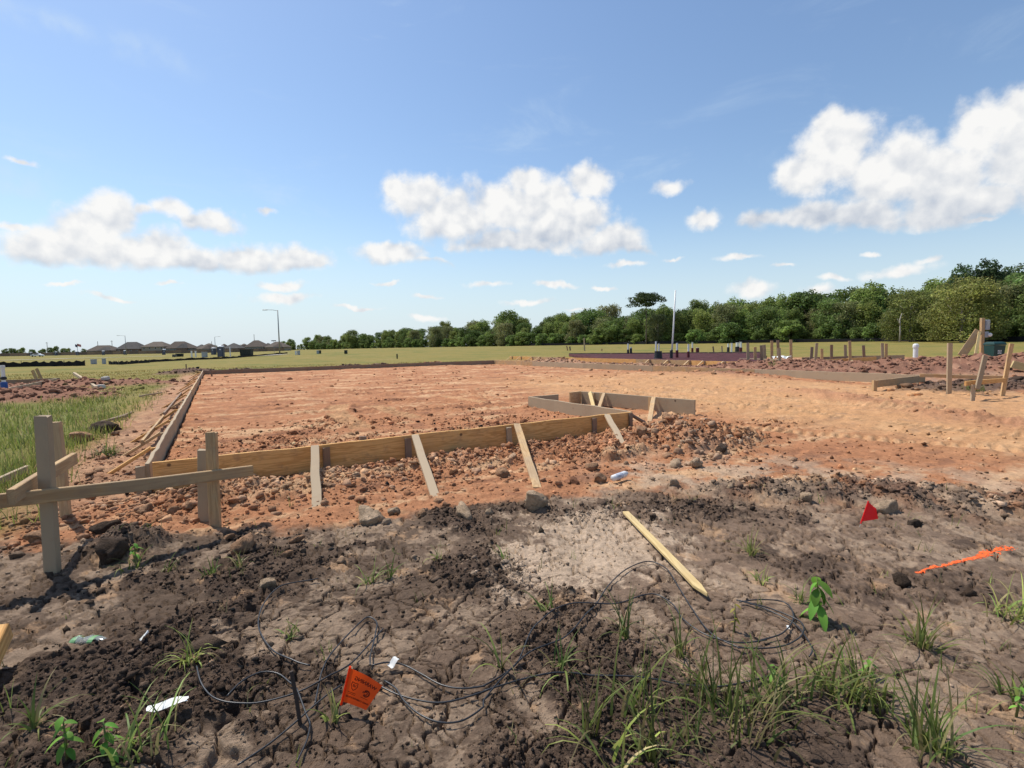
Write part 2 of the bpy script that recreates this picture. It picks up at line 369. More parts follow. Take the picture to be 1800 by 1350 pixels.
        trk[k] = np.maximum(trk[k], fade * inn); z[k] += fade * inn * (-.030 + .040 * lug) + fade * .035 * np.exp(-((bb - wd * .5 - .06) / .05) ** 2)
        rough[k] *= (1 - .75 * inn * fade)
    # ---------------- colour
    def mixc(c, b, w): return c * (1 - w[:, None]) + np.array(b)[None, :] * w[:, None]
    c = np.tile(np.array([.160, .108, .074]), (len(x), 1)) * (.80 + .35 * ss(x, -1.5, 1.2))[:, None]
    blot = fbm(x * 2.3 + 40, y * 2.3, 4, 141); blot2 = fbm(x * .7 - 12, y * .7, 3, 151); streak = .7 * fbm(p * .35, q * 1.7, 4, 161) + .6 * fbm(p * 1.1, q * 4.5, 4, 163); blot3 = fbm(x * 9, y * 9, 3, 171)
    blot4 = fbm(x * 22, y * 22, 3, 177); blot4 = blot4 + np.where(d < 6, .8 * fbm(x * 65, y * 65, 2, 178), 0)
    c = mixc(c, (.084, .056, .040), ss(.5 * lump + .55 * blot + .5 * blot3 + .35 * blot4 + .12 * ss(-x, -.5, 1.5), .16, .55) * .9)
    c = mixc(c, (.31, .22, .15), ss(blot - .55 * (lump - .4) + .45 * blot3 + .3 * blot4, .14, .42) * .85)
    c = c * (1 + .10 * flat)[:, None]
    c = mixc(c, (.40, .25, .145), ss(fbm(x * 3.1 + 3, y * 3.1, 4, 181) + .35 * blot3 + .2 * blot4, .30, .46) * .8)
    pale = np.exp(-(((x - .55 - .2 * mid) / .75) ** 2 + ((y - 3.55 - .3 * mid) / .75) ** 2)) + .8 * np.exp(-(((x - 2.15) / .8) ** 2 + ((y - 5.0) / .35) ** 2)) + .5 * np.exp(-(((x - .2) / .5) ** 2 + ((y - 2.9) / .3) ** 2))
    c = mixc(c, (.50, .37, .26), ss(pale + .6 * blot + .5 * blot3 + .3 * blot4, .42, .80) * .85 * (1 - .6 * dk))
    clay = np.tile(np.array([.395, .180, .088]), (len(x), 1))
    clay = mixc(clay, (.225, .102, .056), ss(streak + .4 * blot + .35 * blot3, .06, .42) * .8)
    clay = mixc(clay, (.56, .345, .19), ss(-streak + .45 * blot2 + .3 * blot3, .04, .36) * .85)
    lane = ss(p + .5 * big, 7.5, 10.0) * (1 - ss(p, PADW - 1.2, PADW - .5)) * (1 - ss(q, 6, 14)) 
    lanec = np.tile(np.array([.49, .268, .130]), (len(x), 1)); lanec = mixc(lanec, (.44, .235, .12), ss(streak + .4 * blot, .08, .45) * .8); lanec = mixc(lanec, (.57, .345, .18), ss(blot2 - streak * .5, .1, .5) * .55); lanec = mixc(lanec, (.33, .21, .13), ss(blot + .5 * blot3, .18, .45) * .5)
    clay = clay * (1 - lane[:, None]) + lanec * lane[:, None]
    clay = mixc(clay, (.50, .30, .185), bank * ss(blot, .0, .4) * .6)
    clay = mixc(clay, (.24, .16, .11), (1 - ss(y - yb, .0, .55)) * ss(blot + .3 * blot3, -.1, .35) * .7 * (x > .8))
    clay = mixc(clay, (.36, .17, .095), ridge * .7); clay = mixc(clay, (.54, .325, .17), trk * .6)
    sandy = (1 - ss(y - yb, .5, 2.0)) * ss(x, .5, 1.4) * (1 - ss(x, 4.2, 6.5)); clay = mixc(clay, (.47, .335, .225), sandy * ss(blot + .4 * blot3, -.25, .2) * .75)
    c = c * (1 - clayside[:, None]) + clay * clayside[:, None]
    # side of the left board: drier, mixed soil
    lo_ = ss(-p, 0, .1) * ss(q, -.6, .3) * (1 - md)
    c = mixc(c, (.40, .235, .14), lo_ * (.6 + .3 * ss(blot, -.2, .3))); c = mixc(c, (.24, .125, .075), lo_ * ss(blot + .5 * blot3, .0, .35) * .7)
    c = mixc(c, (.16, .115, .085), lo_ * ss(-p + .4 * blot, .9, 1.6) * ss(blot2 + .4 * blot, -.1, .3) * .8)
    c = mixc(c, (.30, .185, .125), rlot * (.5 + .5 * ss(blot, -.3, .3)) * .9)
    c = mixc(c, (.225, .110, .072), mk * .9); c = mixc(c, (.42, .24, .15), mk * ss(blot + .4 * blot3, .15, .5) * .7)
    c = mixc(c, (.10, .070, .055), dk * .85)
    # meadow
    g1 = fbm(x * .12, y * .3, 4, 191); g2 = fbm(x * .8, y * 1.2, 4, 201)
    gc = np.tile(np.array([.215, .172, .048]), (len(x), 1))
    gc = mixc(gc, (.115, .135, .034), ss(g1 + .3 * g2, -.05, .4) * .65)
    gc = mixc(gc, (.27, .205, .085), ss(-g1 + .5 * g2, .2, .6) * .6)
    nearg = ss(-p, 1.2, 2.4) * (1 - ss(d, 16, 30)); gc = mixc(gc, (.15, .16, .045), nearg * .75)
    c = c * (1 - field[:, None]) + gc * field[:, None]
    return z, c, rough, field, crack

# ------------------------------------------------------------------ ground sheet: rings round the standpoint, finer close by
def ring_radii():
    r = [.55]
    while r[-1] < 5200:
        d = r[-1]; r.append(d + (.03 if d < 1.75 else .0052 if d < 3.5 else .0044 * d if d < 6 else .0042 * d if d < 13 else .0085 * d if d < 36 else .04 * d))
    return np.array(r)
RR = ring_radii(); CY = -0.45
TH = np.concatenate([np.linspace(-62, 62, 930), np.linspace(62, 298, 72)[1:-1]]) * pi / 180
NTH = len(TH); NR = len(RR)
gx = (RR[:, None] * np.sin(TH)[None, :]).ravel(); gy = (RR[:, None] * np.cos(TH)[None, :]).ravel() + CY
gz, gc, grough, gfield, gcrack = ground(gx, gy)
V = np.column_stack([gx, gy, gz]); i = np.arange(NR - 1)[:, None]; j = np.arange(NTH)[None, :]; jn = (j + 1) % NTH
F = np.stack([i * NTH + j + 0 * jn, (i + 1) * NTH + j + 0 * jn, (i + 1) * NTH + jn, i * NTH + jn], -1).reshape(-1, 4)[:, ::-1]
me = fast_mesh('ground', V, F, True)
ca = me.color_attributes.new('soil', 'FLOAT_COLOR', 'POINT')
ca.data.foreach_set('color', np.column_stack([gc, np.clip(grough, 0, 1)]).astype(np.float32).ravel())
mat = bpy.data.materials.new('soil'); mat.use_nodes = True
N = NT(mat.node_tree); N.n.clear()
att = N.node('ShaderNodeVertexColor', layer_name='soil')
geo = N.node('ShaderNodeNewGeometry').outputs['Position']
nA = N.noise(geo, 28, 6, .65); nB = N.noise(geo, 160, 4, .7); nC = N.noise(geo, 4.5, 5, .6)
k = N.math('ADD', N.math('MULTIPLY', nA, .5), N.math('ADD', N.math('MULTIPLY', nB, .35), N.math('MULTIPLY', nC, .35)))
k = N.maprange(k, .38, .82, .52, 1.5, False)
sc3 = N.node('ShaderNodeVectorMath', {0: att.outputs[0]}, operation='SCALE'); N.link(k, sc3.inputs[3])
bs = N.node('ShaderNodeBsdfPrincipled', {'Base Color': sc3.outputs[0], 'Roughness': .95, 'Specular IOR Level': .12})
hh = N.math('ADD', N.math('MULTIPLY', nA, .6), N.math('MULTIPLY', nB, .4))
bp = N.node('ShaderNodeBump', {'Strength': .95, 'Distance': .028, 'Height': hh})
N.link(bp.outputs[0], bs.inputs['Normal'])
N.node('ShaderNodeOutputMaterial', {0: bs.outputs[0]})
SOIL = mat
g_ob = mesh_obj('ground', me, SOIL); tag(g_ob, 'bare dark topsoil, orange clay fill and dry meadow of the building lots', 'ground', kind='structure')

_full_ground = ground
G_Z = gz.reshape(NR, NTH); G_C = gc.reshape(NR, NTH, 3); G_R = grough.reshape(NR, NTH); G_F = gfield.reshape(NR, NTH)
def ground(x, y):
    """reads the finished ground sheet: height (interpolated), colour, roughness, meadow share"""
    x = np.asarray(x, float); y = np.asarray(y, float); r = np.hypot(x, y - CY); th = np.mod(np.arctan2(x, y - CY) - TH[0], 2 * pi) + TH[0]
    i = np.clip(np.searchsorted(RR, r) - 1, 0, NR - 2); j = np.clip(np.searchsorted(TH, th) - 1, 0, NTH - 1); jn = (j + 1) % NTH
    t1 = np.where(jn == 0, TH[0] + 2 * pi, TH[jn]); fi = np.clip((r - RR[i]) / (RR[i + 1] - RR[i]), 0, 1); fj = np.clip((th - TH[j]) / (t1 - TH[j]), 0, 1)
    z = (G_Z[i, j] * (1 - fj) + G_Z[i, jn] * fj) * (1 - fi) + (G_Z[i + 1, j] * (1 - fj) + G_Z[i + 1, jn] * fj) * fi
    return z, G_C[i, j], G_R[i, j], G_F[i, j], None
def gz_at(x, y): return float(ground(np.array([float(x)]), np.array([float(y)]))[0][0])
def gz_arr(x, y): return ground(x, y)[0]
def gp(u, v, it=3):             # photo point on the ground surface
    z = 0.0
    for _ in range(it): w = at(u, v, z); z = gz_at(w[0], w[1])
    return np.array([w[0], w[1], z])

# ------------------------------------------------------------------ materials
def simple(name, colr, rough=.7, spec=.3, metal=0.0, var=.18, scale=9, bump=0.0, trans=0.0):
    mt = bpy.data.materials.new(name); mt.use_nodes = True; M = NT(mt.node_tree); M.n.clear()
    co = M.node('ShaderNodeTexCoord').outputs['Object']
    nz = M.noise(co, scale, 5, .6)
    k = M.maprange(nz, .25, .75, 1 - var, 1 + var, False)
    s = M.node('ShaderNodeVectorMath', {0: colr}, operation='SCALE'); M.link(k, s.inputs[3])
    b = M.node('ShaderNodeBsdfPrincipled', {'Base Color': s.outputs[0], 'Roughness': rough, 'Specular IOR Level': spec, 'Metallic': metal})
    if bump:
        bb = M.node('ShaderNodeBump', {'Strength': .6, 'Distance': bump, 'Height': nz}); M.link(bb.outputs[0], b.inputs['Normal'])
    out = b.outputs[0]
    if trans:
        t = M.node('ShaderNodeBsdfTranslucent', {'Color': s.outputs[0]})
        out = M.node('ShaderNodeMixShader', {0: trans, 1: b.outputs[0], 2: t.outputs[0]}).outputs[0]
    M.node('ShaderNodeOutputMaterial', {0: out})
    return mt
def wood(name, light, dark, grey, greyamt, dirt=(.30, .17, .10), dirtamt=.35, figure=.6):
    """sawn lumber, grain along the local X axis"""
    mt = bpy.data.materials.new(name); mt.use_nodes = True; M = NT(mt.node_tree); M.n.clear()
    co = M.node('ShaderNodeTexCoord').outputs['Object']; rn = M.node('ShaderNodeObjectInfo').outputs['Random']
    sh = M.node('ShaderNodeCombineXYZ', {0: M.math('MULTIPLY', rn, 37), 1: M.math('MULTIPLY', rn, 11), 2: M.math('MULTIPLY', rn, 5)}).outputs[0]
    co = M.vmath('ADD', co, sh)
    m1 = M.node('ShaderNodeMapping', {0: co}); m1.inputs['Scale'].default_value = (.55, 7, 7)
    ring = M.noise(m1.outputs[0], 1.6, 3, .5, 1.2)
    wv = M.math('SINE', M.math('MULTIPLY', ring, 46))
    grain = M.maprange(wv, -.6, 1, 0, 1)
    m2 = M.node('ShaderNodeMapping', {0: co}); m2.inputs['Scale'].default_value = (3, 130, 130)
    fib = M.noise(m2.outputs[0], 1.0, 4, .65)
    f = M.math('ADD', M.math('MULTIPLY', grain, figure * .6), M.math('MULTIPLY', M.math('SUBTRACT', fib, .3), .7))
    c = M.mix(M.maprange(f, .05, .7, 0, 1, False), c4(light), c4([q_ * .88 for q_ in dark]))
    blot = M.noise(co, 2.6, 5, .65)
    c = M.mix(M.math('MULTIPLY', M.maprange(blot, .5 - greyamt * .35, .75 - greyamt * .35), min(1, greyamt + .25)), c, c4(grey))
    d = M.noise(co, 5.5, 6, .7)
    c = M.mix(M.math('MULTIPLY', M.maprange(d, .52, .72), dirtamt), c, c4(dirt))
    vo = M.node('ShaderNodeTexVoronoi', {'Vector': co, 'Scale': 2.3}); 
    c = M.mix(M.maprange(vo.outputs[0], .035, .06, .85, 0), c, c4(.09, .05, .03))
    br = M.maprange(rn, 0, 1, .82, 1.12, False)
    s = M.node('ShaderNodeVectorMath', {0: c}, operation='SCALE'); M.link(br, s.inputs[3])
    b = M.node('ShaderNodeBsdfPrincipled', {'Base Color': s.outputs[0], 'Roughness': .78, 'Specular IOR Level': .2})
    bb = M.node('ShaderNodeBump', {'Strength': .45, 'Distance': .004, 'Height': fib}); M.link(bb.outputs[0], b.inputs['Normal'])
    M.node('ShaderNodeOutputMaterial', {0: b.outputs[0]})
    return mt
W_PINE = wood('fresh_pine', (.76, .44, .165), (.56, .27, .08), (.50, .33, .17), .08, dirtamt=.55)
W_TAN = wood('tan_lumber', (.60, .40, .20), (.44, .25, .105), (.38, .28, .18), .4, dirtamt=.5)
W_GREY = wood('weathered_lumber', (.50, .36, .215), (.35, .235, .135), (.40, .305, .20), .8, dirtamt=.3, figure=.35)
W_DARK = wood('brown_lumber', (.28, .185, .12), (.19, .115, .07), (.24, .19, .15), .4, dirtamt=.3, figure=.35)
W_YEL = wood('yellow_stake_wood', (.66, .50, .24), (.54, .37, .16), (.52, .42, .27), .1, dirtamt=.15, figure=.4)
WHITE_PVC = simple('white_pvc', (.72, .72, .70), .45, .4, var=.1)
BLACK_PL = simple('black_plastic', (.022, .022, .024), .5, .4)
RED_WRAP = simple('dark_red_wrap', (.10, .018, .022), .6, .3)
BLUE_PL = simple('blue_tape', (.03, .09, .32), .5, .3)
SHEET = simple('plum_plastic_sheet', (.075, .027, .028), .85, .1, var=.5, scale=1.5, bump=.05)
STEEL = simple('galvanised_steel', (.38, .39, .40), .45, .5, .7)
GREYBOX = simple('grey_metal_box', (.34, .36, .38), .5, .4)

# ------------------------------------------------------------------ lumber
def lumber(name, p0, p1, w, t, mat, parent=None, wdir=(0, 0, 1), point=0.0, wob=.002):
    """sawn board from p0 to p1, w wide along wdir, t thick"""
    p0 = Vector(p0); p1 = Vector(p1); L = (p1 - p0).length
    X = (p1 - p0).normalized(); Z = Vector(wdir); Z = (Z - X * Z.dot(X)).normalized(); Y = Z.cross(X)
    n = max(2, min(24, int(L / .3))); a, b, ch = t / 2, w / 2, min(.004, t * .15)
    ring = [(-a + ch, -b), (a - ch, -b), (a, -b + ch), (a, b - ch), (a - ch, b), (-a + ch, b), (-a, b - ch), (-a, -b + ch)]
    V = []; xs = [L * k / n for k in range(n + 1)]; scl = [1.0] * (n + 1)
    if point > 0: xs = xs[:-1] + [L - point, L]; scl = [1.0] * (len(xs) - 1) + [.12]
    for x, s in zip(xs, scl):
        oy, oz = random.gauss(0, wob), random.gauss(0, wob)
        V += [(x + (random.gauss(0, .003) if x in (xs[0], xs[-1]) else 0), y * (1 if s == 1 else .8) + oy, z * s + oz) for (y, z) in ring]
    nr = len(xs)
    F = [(r * 8 + k, r * 8 + (k + 1) % 8, (r + 1) * 8 + (k + 1) % 8, (r + 1) * 8 + k) for r in range(nr - 1) for k in range(8)]
    F += [tuple(range(7, -1, -1)), tuple(range((nr - 1) * 8, nr * 8))]
    F = [f[::-1] for f in F]
    o = mesh_obj(name, pymesh(name, V, F), mat)
    M4 = Matrix.Identity(4)
    for i in range(3): M4[i][0], M4[i][1], M4[i][2], M4[i][3] = X[i], Y[i], Z[i], p0[i]
    if parent:
        o.parent = parent; M4 = Matrix.Translation(-Vector(parent.location)) @ M4
    o.matrix_basis = M4
    return o
ZT = .33                                   # level of every form's top edge
BW, BT = .286, .038                        # two-by-twelve planks
def fboard(a, b, parent, mat, name='form_board', w=BW, zt=ZT, t=BT):
    a = np.array(a, float); b = np.array(b, float); a[2] = b[2] = zt - w / 2
    return lumber(name, a, b, w, t, mat, parent, (0, 0, 1), wob=.0035)
def boards_along(p0, q0, p1, q1, parent, mats, piece=4.9, **kw):
    """a run of planks butted end to end"""
    L = math.hypot(p1 - p0, q1 - q0); n = max(1, round(L / piece))
    for k in range(n):
        f0, f1 = k / n, (k + 1) / n; g = .004 / L
        off = .0 if k % 2 == 0 else .004
        a = lot(p0 + (p1 - p0) * (f0 + g), q0 + (q1 - q0) * (f0 + g)); b = lot(p0 + (p1 - p0) * (f1 - g), q0 + (q1 - q0) * (f1 - g))
        fboard(a, b, parent, mats[k % len(mats)], zt=ZT - off, **kw)
def stake(u0, v0, u1, v1, parent, mat, w=.089, t=.038, base=None, top=None, name='stake', point=0.06, wdir=None, bury=.18):
    """stake driven where the photo shows its foot (u0,v0); head seen at (u1,v1)"""
    b = np.array(base if base is not None else gp(u0, v0)); h = np.array(top) if top is not None else atY(u1, v1, b[1])
    d = (b - h); d /= np.linalg.norm(d)
    return lumber(name, h, b + d * bury, w, t, mat, parent, wdir or (1, 0, 0), point)

# ---- the formwork round the clay pad
fw = thing('foundation_formwork', 'plank formwork with stakes and braces around the wide orange clay pad', 'formwork', tuple(lot(0, 0)))
front = [(0, 2.0, W_PINE), (2.004, 6.22, W_PINE)]
fboard(lot(.02, -.019), lot(6.2, -.019), fw, W_PINE)
boards_along(-.019, -.03, -.019, PADD, fw, [W_GREY, W_GREY, W_TAN])
boards_along(-.019, PADD + .019, PADW, PADD + .019 + .06 * PADW, fw, [W_DARK, W_DARK, W_DARK])
boards_along(PADW + .019, 1.0, PADW + .019, PADD + .06 * PADW, fw, [W_GREY, W_TAN, W_GREY])
fboard(lot(15.35, .75), lot(PADW - .01, .85), fw, W_TAN, w=.19)
lumber('stake', lot(15.33, .75, ZT + .005), lot(15.33, .75, -.15), .089, .089, W_TAN, fw, (1, 0, 0))
fboard(lot(6.219, .0), lot(6.219, 3.0), fw, W_GREY)
fboard(lot(6.20, 3.02), lot(6.95, 3.02), fw, W_GREY)
# cleats under the right hand planks
for q in (2.2, 3.4, 5.4, 7.6, 10.4):
    lumber('cleat', lot(PADW + .06, q, ZT - .05), lot(PADW + .06, q, -.1), .089, .038, W_DARK, fw, tuple(DB) + (0,))
# braces and stakes in front of the front plank
for (u0, v0, u1, v1, su, mt) in ((557, 886, 546, 776, 571, W_GREY), (764, 870, 732, 766, 738, W_GREY), (942, 853, 903, 745, 901, W_TAN), (1096, 783, 1060, 728, 1052, W_GREY)):
    # head leans on the plank's face, foot on the bank
    best = min((abs((at(u1, v1, ZT) - lot(p_, -.06, ZT)) @ np.array([*DA, 0])), p_) for p_ in np.linspace(.2, 6.1, 400))[1]
    foot = gp(u0, v0)
    head = lot(best, -.075, ZT - .005)
    dd = (foot - head) / np.linalg.norm(foot - head)
    lumber('brace', head, foot + dd * .10, .085, .036, mt, fw, tuple(DA) + (0,), wob=.004)
    ps = min((abs((at(su, v1 + 8, ZT - .03) - lot(p_, -.06, ZT)) @ np.array([*DA, 0])), p_) for p_ in np.linspace(.2, 6.1, 400))[1]
    if abs(ps - best) < .09: ps = best - .09
    lumber('stake', lot(ps, -.06, ZT - .03), lot(ps, -.06, -.25), .075, .038, W_DARK if mt is W_GREY else W_GREY, fw, tuple(DA) + (0,))
lumber('stake', lot(2.05, .03, ZT + .035), lot(2.05, .03, -.2), .08, .036, W_DARK, fw, tuple(DA) + (0,))
lumber('stake', lot(6.15, -.062, ZT - .01), lot(6.15, -.062, -.2), .06, .038, W_DARK, fw, tuple(DA) + (0,))
lumber('brace', lot(6.27, .2, ZT - .02), lot(6.72, -.12, -.02), .08, .036, W_DARK, fw, tuple(DB) + (0,))
lumber('stake', lot(6.26, .25, ZT - .02), lot(6.26, .25, -.2), .08, .036, W_DARK, fw, tuple(DB) + (0,))
lumber('stake', lot(-.075, -.055, ZT - .02), lot(-.075, -.055, -.3), .075, .038, W_GREY, fw, tuple(DA) + (0,))
# kickers outside the left hand planks
for k, q in enumerate((1.05, 2.25, 3.7, 5.4, 7.2, 9.1, 11.2, 13.4, 15.8, 18.4, 21.2, 24.2)):
    mt = (W_PINE, W_TAN, W_PINE)[k % 3]
    lumber('stake', lot(-.06, q, ZT - .02), lot(-.06, q, -.25), .075, .038, mt, fw, tuple(DB) + (0,))
    ft = lot(-.55 - .06 * (k % 3), q + .12); ft[2] = gz_at(ft[0], ft[1]) - .05
    lumber('brace', lot(-.09, q + .075, ZT - .03), ft, .07, .036, mt, fw, tuple(DB) + (0,))
lumber('rail', lot(-.30, 2.3, .19), lot(-.30, 5.6, .17), .07, .036, W_TAN, fw, (0, 0, 1))
lumber('rail', lot(-.32, 6.0, .18), lot(-.30, 11.5, .18), .07, .036, W_DARK, fw, (0, 0, 1))
# small stakes sticking up behind the far planks
for (u, v, h) in ((372, 656, .32), (328, 655, .55)):
    b = gp(u, v); lumber('stake', b + [0, 0, h], b - [0, 0, .2], .07, .036, W_DARK, fw, (1, 0, 0))

# ---- loose L of planks at the porch
lf = thing('porch_formwork', 'short weathered plank L with three braces standing inside the clay pad', 'formwork', tuple(lot(8.0, 3.3)))
fboard(lot(7.80, 3.3), lot(8.28, .5), lf, W_GREY); 
fboard(lot(7.42, 3.24), lot(7.77, 3.30), lf, W_TAN)
for (q, foot, sd_) in ((1.35, (7.72, .95), 0), (2.6, (7.35, 2.2), 0), (3.0, (7.50, 2.45), 1)):
    pb = 7.80 + (3.3 - q) / 2.8 * .48
    f = lot(*foot) if q > 2 else gp(1141, 743); f[2] = gz_at(f[0], f[1]) - .04
    lumber('brace', lot(pb - .05, q, ZT - .01), f, .085, .036, W_TAN if sd_ == 0 else W_YEL, lf, tuple(DB) + (0,))
    lumber('stake', lot(pb - .045, q + (.1 if sd_ == 0 else -.11), ZT - .01), lot(pb - .045, q + (.1 if sd_ == 0 else -.11), -.2), .08, .036, W_TAN, lf, tuple(DB) + (0,))

# ---- batter board in the left foreground
f0 = gp(92, 1003); f1 = gp(379, 926)
bb = thing('batter_board', 'two tall stakes joined by a long level two-by-four in the left foreground', 'batter board', tuple(f0))
stake(92, 1003, 76, 731, bb, W_GREY, w=.086, t=.042)
stake(379, 926, 372, 760, bb, W_TAN, w=.080, t=.04)
dv = (f1 - f0) * [1, 1, 0]; dv /= np.linalg.norm(dv); fr = np.array([dv[1], -dv[0], 0]) * .058      # ledger nailed to the near side of both stakes
z0 = atY(90, 872, f0[1] - .05)[2]; z1 = atY(379, 836, f1[1] - .05)[2]; g0 = np.array([atY(84, 860, f0[1])[0], f0[1], z0]) + fr; g1 = np.array([atY(376, 836, f1[1])[0], f1[1], z1]) + fr
h0 = g0 + (g0 - g1) * .55; h1 = g1 + (g1 - g0) / np.linalg.norm(g1 - g0) * .27
lumber('ledger', h0, h1, .085, .036, W_TAN, bb, (0, 0, 1))
stake(116, 908, 98, 742, bb, W_TAN, w=.08, t=.036)
stake(359, 914, 358, 790, bb, W_GREY, w=.085, t=.036)
e0 = at(18, 874, h0[2] + .02); e1 = at(131, 806, h0[2] + .02)
lumber('ledger', e0, e1, .089, .038, W_TAN, bb, (0, 0, 1))
e0 = gp(-30, 880) + [0, 0, .12]; e1 = gp(50, 838) + [0, 0, .10]
o = lumber('lumber_offcut', e0, e1, .07, .038, W_GREY); tag(o, 'thin grey board lying in the grass behind the left batter board', 'board')
o = lumber('lumber_block', gp(-35, 1215) + [0, 0, .03], gp(12, 1168) + [0, 0, .16], .09, .05, W_PINE); tag(o, 'short orange wood block cut off by the left picture edge', 'wood block')

# ---- batter boards on the right
rb = thing('batter_board', 'three leaning stakes with crossing ledgers at the right edge of the lot', 'batter board', tuple(gp(1668, 692)))
s1 = gp(1668, 692); s2 = gp(1709, 705); s3 = gp(1762, 696)
stake(1668, 692, 1670, 603, rb, W_GREY, w=.11, t=.045)
mid2 = atY(1718, 679, s2[1]); top2 = atY(1732, 625, s2[1] + .1)
lumber('stake', top2, mid2 - [0, 0, .06], .10, .04, W_GREY, rb, (1, 0, 0)); lumber('stake', atY(1711, 676, s2[1] + .045), s2 - [0, 0, .2], .085, .04, W_GREY, rb, (1, 0, 0), point=.1)
stake(1762, 696, 1778, 604, rb, W_TAN, w=.10, t=.04)
a = atY(1617, 660, s1[1] + .3); b = atY(1768, 664, s3[1] + .06); lumber('ledger', a, b, .085, .036, W_TAN, rb)
a = atY(1697, 674, s2[1] + .05); b = atY(1768, 667, s3[1] - .05); b[2] = a[2]; lumber('ledger', a, b, .1, .04, W_PINE, rb)

# ------------------------------------------------------------------ loose soil: clods and crumbs
import bmesh
def ico(sub, seed, rough=.28, flat=.75):
    b = bmesh.new(); bmesh.ops.create_icosphere(b, subdivisions=sub, radius=1.0)
    r = np.random.default_rng(seed); V = np.array([v.co[:] for v in b.verts])
    ax = r.normal(size=(7, 3)); am = r.uniform(.3, 1, 7); fr = r.uniform(1.2, 3.6, 7); ph = r.uniform(0, 6, 7)
    k = sum(a * np.sin((V @ x) * f + p) for x, a, f, p in zip(ax, am, fr, ph)) / 3
    V = V * (1 + rough * k + r.normal(0, .07, len(V)))[:, None]
    for _ in range(7):
        pn = r.normal(size=3); pn /= np.linalg.norm(pn); V = V - np.maximum(0, V @ pn - r.uniform(.55, .9))[:, None] * pn
    V = V * np.array([1, r.uniform(.7, 1), flat])
    F = np.array([[v.index for v in f.verts] for f in b.faces]); b.free()
    return V, F
def rocks_mesh(name, xs, ys, size, variants, sink=.42, colmul=1.0, jitter=.12, tan=0.0):
    z, c, *_ = ground(xs, ys); n = len(xs); VV = []; FF = []; CC = []; base = 0
    which = rng.integers(0, len(variants), n)
    for vi, (V, F) in enumerate(variants):
        k = np.nonzero(which == vi)[0]
        if not len(k): continue
        a = rng.uniform(0, 2 * pi, len(k)); t = rng.uniform(-.6, .6, len(k)); s = size[k] * .5
        v = V[None] * s[:, None, None] * rng.uniform(.75, 1.25, (len(k), 1, 3))
        x = v[..., 0]; y = v[..., 1] * np.cos(t)[:, None] - v[..., 2] * np.sin(t)[:, None]; zz = v[..., 1] * np.sin(t)[:, None] + v[..., 2] * np.cos(t)[:, None]
        X = x * np.cos(a)[:, None] - y * np.sin(a)[:, None] + xs[k][:, None]; Y = x * np.sin(a)[:, None] + y * np.cos(a)[:, None] + ys[k][:, None]
        Z = zz + (z[k] + s * (1 - 2 * sink) * .7)[:, None]
        VV.append(np.stack([X, Y, Z], -1).reshape(-1, 3)); FF.append((F[None] + (base + np.arange(len(k)) * len(V))[:, None, None]).reshape(-1, 3)); base += len(k) * len(V)
        cc = c[k] * colmul * (1 + rng.normal(0, jitter, (len(k), 1)))
        tw = (rng.uniform(0, 1, (len(k), 1)) ** 2) * tan; cc = cc * (1 - tw) + np.array([.50, .35, .235]) * tw
        CC.append(np.repeat(cc, len(V), 0))
    VV = np.concatenate(VV); FF = np.concatenate(FF); CC = np.clip(np.concatenate(CC), .02, .8)
    me = fast_mesh(name, VV, FF, False)
    ca = me.color_attributes.new('soil', 'FLOAT_COLOR', 'POINT'); ca.data.foreach_set('color', np.column_stack([CC, np.ones(len(CC))]).astype(np.float32).ravel())
    return mesh_obj(name, me, SOIL)
def chip(seed):
    r = np.random.default_rng(seed); V = np.array([(1, 0, 0), (-1, 0, 0), (0, 1, 0), (0, -1, 0), (0, 0, 1), (0, 0, -1)], float) * r.uniform(.6, 1.2, (6, 1)) + r.normal(0, .22, (6, 3)); V[:, 2] *= .75
    return V, np.array([(0, 2, 4), (2, 1, 4), (1, 3, 4), (3, 0, 4), (2, 0, 5), (1, 2, 5), (3, 1, 5), (0, 3, 5)])
CHIP = [chip(s) for s in range(9)]
SMALL = [ico(1, s, .5, .62) for s in range(6)]
MID = [ico(2, s + 20, .5, .7) for s in range(6)]
def scatter(n, r0, r1, th0, th1, keep):
    r = np.exp(rng.uniform(math.log(r0), math.log(r1), n)); th = np.radians(rng.uniform(th0, th1, n))
    x = r * np.sin(th); y = r * np.cos(th); _, _, ro, fi, _ = ground(x, y)
    k = rng.uniform(0, 1, n) < keep(x, y, ro, fi); return x[k], y[k], np.hypot(x[k], y[k])
x, y, d = scatter(150000, 1.3, 10, -58, 58, lambda x, y, ro, fi: np.clip(ro * 1.25 - .16, .03, 1) ** 1.2 * (1 - fi))
o = rocks_mesh('soil_crumbs', x, y, np.minimum(.030, (.005 + .0028 * d)) * np.exp(rng.normal(0, .5, len(x))), CHIP, sink=.3, jitter=.42); tag(o, 'loose crumbs of soil strewn over the bare ground', 'soil', kind='stuff')
x, y, d = scatter(9000, 8, 36, -58, 58, lambda x, y, ro, fi: np.clip(ro * 1.5 - .42, 0, 1) * (1 - fi))
o = rocks_mesh('clay_lumps', x, y, (.022 + .0026 * d) * np.exp(rng.normal(0, .5, len(x))), SMALL); tag(o, 'reddish clay lumps heaped over the spoil and the far fill', 'soil', kind='stuff')
